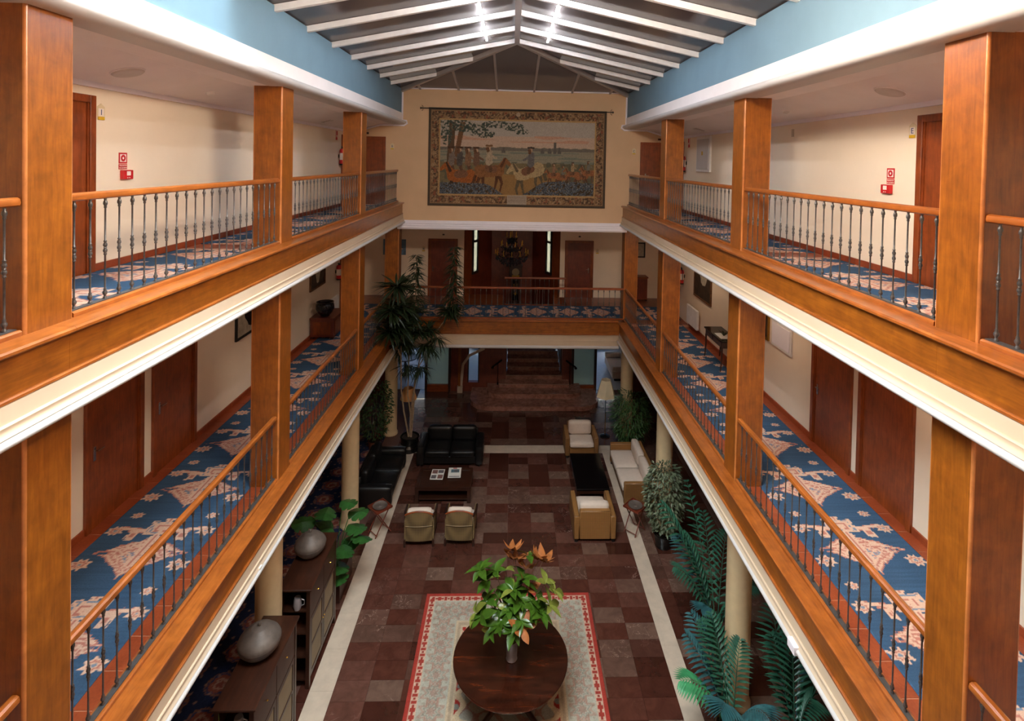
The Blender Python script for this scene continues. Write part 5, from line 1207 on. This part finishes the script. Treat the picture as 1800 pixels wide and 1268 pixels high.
for c, n, L_ in (((-.14, -1.5, 5.35), 46, .68), ((-.22, -1.8, 4.75), 44, .62), ((-.05, -1.35, 4.75), 50, .68), ((-.12, -1.5, 4.25), 50, .68), ((-.25, -1.75, 4.15), 40, .55), ((.15, -.6, 4.3), 34, .6), ((.25, -.3, 3.7), 30, .55), ((.55, -.2, 3.75), 26, .5), ((1.16, -.15, 4.3), 40, .5), ((-.05, -.4, 3.9), 34, .5), ((-.1, -.8, 3.6), 34, .5)):
    rosette(c, n, L_, (-.45, .9), .35, .075).build('leaf_rosette', 'dracaena_green', t, False, recalc=False)
for (x, y, z0, z1) in ((.13, -.05, 4.4, 6.0), (1.27, -.08, 4.5, 6.2)):
    z = z0
    while z < z1:
        k = (z - z0) / (z1 - z0); rosette((x, y, z), 11, .52 - .22 * k, (-.25, .35), .45, .05).build('leaf_whorl', 'dracaena_green', t, False, recalc=False); z += .17
for c, n in (((-.1, -.1, 3.3), 26), ((.42, -.1, 3.25), 26), ((.8, -.08, 3.45), 22), ((.32, -.05, 2.55), 24), ((-.1, -.05, 2.6), 20), ((.6, -.1, 3.2), 22), ((-.25, -.3, 3.2), 18)): rosette(c, n, .5, (-.9, .3), .5, .042).build('leaf_rosette', 'dracaena_green', t, False, recalc=False)

def bushy(label, loc, potr, poth, potmat, height, rad, n, mat, ll, lw, seed, name='potted_ficus', stems=4, zc=.55):
    t = thing(name, label, 'plant', loc); r_ = random.Random(seed); pot(t, potr, poth, potmat)
    m = MB()
    for k in range(stems):
        a = 6.28 * k / stems; tip = (rad * .5 * math.cos(a), rad * .5 * math.sin(a), height * r_.uniform(.6, .9)); MB().tube([(.03 * math.cos(a), .03 * math.sin(a), poth - .05), (tip[0] * .3, tip[1] * .3, poth + .3), tip], .014, 6, .005).build('stem', 'bark', t, 50)
    for k in range(n):
        u = r_.random() ** .6; a = r_.uniform(0, 6.28); hh = r_.uniform(0, 1); R_ = rad * (1 - abs(hh - zc) ** 1.6 * 1.3) * (.45 + .55 * u)
        p = (R_ * math.cos(a), R_ * math.sin(a), poth + .12 + (height - poth - .12) * hh); d = (math.cos(a) + r_.uniform(-.7, .7), math.sin(a) + r_.uniform(-.7, .7), r_.uniform(-.8, .5))
        addleaf(m, frame(p, d, roll=r_.uniform(-.6, .6)), leaf(ll * r_.uniform(.7, 1.2), lw, 3, .25, .3))
    o = m.build('foliage', mat, t, False, recalc=False); o['kind'] = 'stuff'; return t
bushy('small leaved ficus in a clay pot behind the left leather sofa', (-4.10, 16.55, .0135), .20, .26, 'terracotta_pot', 2.0, .52, 900, 'ficus_green', .12, .05, 1)
bushy('leafy bamboo plant beside the cream shaded floor lamp', (3.74, 16.50, 0), .2, .28, 'blackpot', 1.72, .58, 1500, 'bamboo_green', .2, .03, 2, 'potted_bamboo', 7)
bushy('variegated pale ficus in front of the wicker sofa', (3.62, 12.32, 0), .22, .30, 'blackpot', 1.85, .45, 1700, 'variegated', .11, .05, 3)

# palms: every frond a part
def frond(t, p0, p1, bend, mat, n=17, ll=.32, w_=.05, name='frond'):
    m = MB(); p0, p1 = Vector(p0), Vector(p1); mid = (p0 + p1) / 2 + Vector((0, 0, bend)); pts = []
    for i in range(n + 1): u = i / n; pts.append(p0 * (1 - u) ** 2 + mid * 2 * u * (1 - u) + p1 * u * u)
    m.tube(pts[::3] + [pts[-1]], .011, 5, .003)
    for i in range(3, n + 1):
        u = i / n; d = (pts[i] - pts[i - 1]).normalized(); side = d.cross(Vector((0, 0, 1))).normalized()
        for s in (-1, 1):
            l_ = ll * math.sin(math.pi * (.12 + .80 * (u - .15) / .85)) ** .7
            addleaf(m, frame(pts[i], side * s + d * .9 + Vector((0, 0, -.1)), roll=.2 * s), leaf(l_, w_, 3, .35, .2))
    return m.build(name, mat, t, False, recalc=False)
def palm(label, loc, potr, poth, potmat, tips, seed):
    t = thing('potted_palm', label, 'plant', loc, 0, 'lobby palms'); pot(t, potr, poth, potmat); b = Vector(loc)
    for (tip, bend, mat, ll) in tips:
        d = (Vector(tip) - b); frond(t, (d.x * .05, d.y * .05, poth - .04), d, bend, mat, ll=ll)
    return t
palm('tall palm behind the round column on the right lobby side', (3.88, 9.72, 0), .24, .30, 'planter_brown', [((2.98, 10.25, 2.30), .55, 'palm_green', .36), ((3.66, 10.9, 2.35), .4, 'palm_green', .2), ((3.10, 9.75, 1.45), .5, 'palm_green', .36), ((4.25, 10.3, 1.7), .5, 'palm_green', .34),
    ((3.35, 10.5, 1.5), .5, 'palm_teal', .34), ((4.1, 9.3, 1.3), .4, 'palm_green', .34), ((4.5, 9.6, 1.2), .5, 'palm_green', .3), ((3.45, 9.35, 1.0), .45, 'palm_teal', .3), ((3.9, 10.6, 1.9), .4, 'palm_green', .3), ((3.4, 10.2, 1.75), .4, 'palm_green', .28)], 1)
palm('low spreading palm with bright frond nearest the camera', (3.46, 7.98, 0), .25, .34, 'pot_clay', [((2.86, 8.35, 1.42), .25, 'palm_teal', .3), ((2.66, 7.98, 1.05), .45, 'palm_bright', .36), ((3.12, 7.60, .95), .5, 'palm_teal', .36), ((3.30, 8.5, 1.62), .3, 'palm_green', .26), ((3.05, 8.7, 1.45), .3, 'palm_teal', .3),
    ((3.78, 7.45, .95), .5, 'palm_teal', .34), ((3.15, 8.5, 1.5), .35, 'palm_green', .26), ((3.62, 8.15, 1.5), .3, 'palm_green', .24)], 2)
palm('dark green palm next to the low palm, cut by the balcony edge', (4.30, 7.72, 0), .22, .32, 'blackpot', [((4.2, 8.35, 1.85), .3, 'palm_green', .36), ((4.35, 8.0, 1.72), .3, 'palm_green', .38), ((4.05, 7.2, 1.0), .5, 'palm_teal', .3), ((4.55, 7.7, 1.0), .5, 'palm_green', .36), ((4.6, 8.2, 1.1), .4, 'palm_teal', .34), ((4.1, 8.1, 1.6), .3, 'palm_green', .3)], 3)

# monstera with cut leaves
def monstera_leaf(sz):
    pts = []; n = 44
    for i in range(n):
        a = 2 * math.pi * i / n; r = (1 - .22 * math.cos(a)) * (1.0 if True else 1)
        notch = .45 * max(0, math.cos(a * 9)) ** 6 if abs(math.cos(a)) < .93 else 0
        pts.append((sz * .55 + sz * .55 * r * math.cos(a), sz * .48 * r * math.sin(a) * (1 - notch), 0))
    vs = [(sz * .5, 0, .03 * sz)] + [(x, y, -.25 * (abs(y) + .3 * max(0, x - sz * .5))) for x, y, _ in pts]
    return vs, [(0, i + 1, (i + 1) % n + 1) for i in range(n)]
t = thing('potted_monstera', 'monstera with slit leaves in a brown planter beyond the farther dresser', 'plant', (-3.52, 11.15, 0))
B(-.2, .2, -.42, .42, 0, .46).box(-.17, .17, -.39, .39, .46, .462).build('planter', 'planter_brown', t)
rnd = random.Random(8)
for (x, y, z, sz) in ((-3.95, 11.0, 1.5, .42), (-3.72, 11.2, 1.62, .45), (-3.45, 11.3, 1.7, .36), (-3.25, 11.15, 1.30, .42), (-3.10, 11.0, 1.2, .42), (-3.30, 10.9, 1.05, .4), (-3.42, 10.85, .75, .42), (-3.36, 10.8, .58, .4), (-3.6, 10.95, 1.35, .4), (-3.3, 11.35, 1.45, .4), (-3.40, 11.25, .9, .4), (-3.75, 11.4, 1.2, .4)):
    p = Vector((x + 3.52, y - 11.15, z)); MB().tube([(p.x * .1, p.y * .1, .44), (p.x * .5, p.y * .5, z * .75), p], .009, 5).build('petiole', 'monstera_green', t)
    m = MB(); d = Vector((p.x + rnd.uniform(-.2, .2) + .15, p.y - .25 + rnd.uniform(-.2, .2), .05)); addleaf(m, frame(p, d, roll=rnd.uniform(-.3, .3)), monstera_leaf(sz)); m.build('leaf', 'monstera_green', t, False, recalc=False)
# grassy plant at the lower left
t = thing('grassy_plant', 'spiky grass like plant in front of the nearer dresser, bottom left', 'plant', (-3.33, 6.28, 0)); pot(t, .2, .75, 'planter_brown'); rnd = random.Random(4)
for k in range(40):
    a = rnd.uniform(0, 6.28); m = MB(); addleaf(m, frame((0, 0, .7), (math.cos(a) * .28, math.sin(a) * .28, 1), roll=rnd.uniform(-1, 1)), leaf(rnd.uniform(1.0, 1.45), .02, 5, .1, .2)); m.build('blade', 'grass_green', t, False, recalc=False)
# rear lobby seat seen through the right opening
t = thing('lobby_sofa', 'pale sofa in the bluish rear lobby beyond the right glass door', 'sofa', (4.55, 22.6, 0), math.pi / 2 * -1)
B(-.9, .9, -.4, .4, .1, .38, .03).build('seat', 'cushion', t, 40); B(-.9, .9, .25, .45, .38, .85, .04).build('back', 'cushion', t, 40)
for s in (-1, 1): B(s * .9, s * .72, -.4, .3, .38, .6, .03).build('arm', 'cushion', t, 40); B(s * .8 - .04, s * .8 + .04, -.3, .3, 0, .1).build('foot', 'black', t)
t = thing('lobby_table', 'round dark table in the rear lobby beyond the left opening', 'table', (-4.3, 22.3, 0))
MB().lathe([(.5, .70), (.52, .72), (.5, .74), (0, .74)], 28, close=False).build('top', 'darkwood_x', t, 40); MB().lathe([(.2, 0), (.2, .03), (.05, .08), (.05, .70)], 16).build('pedestal', 'darkwood_z', t, 40)
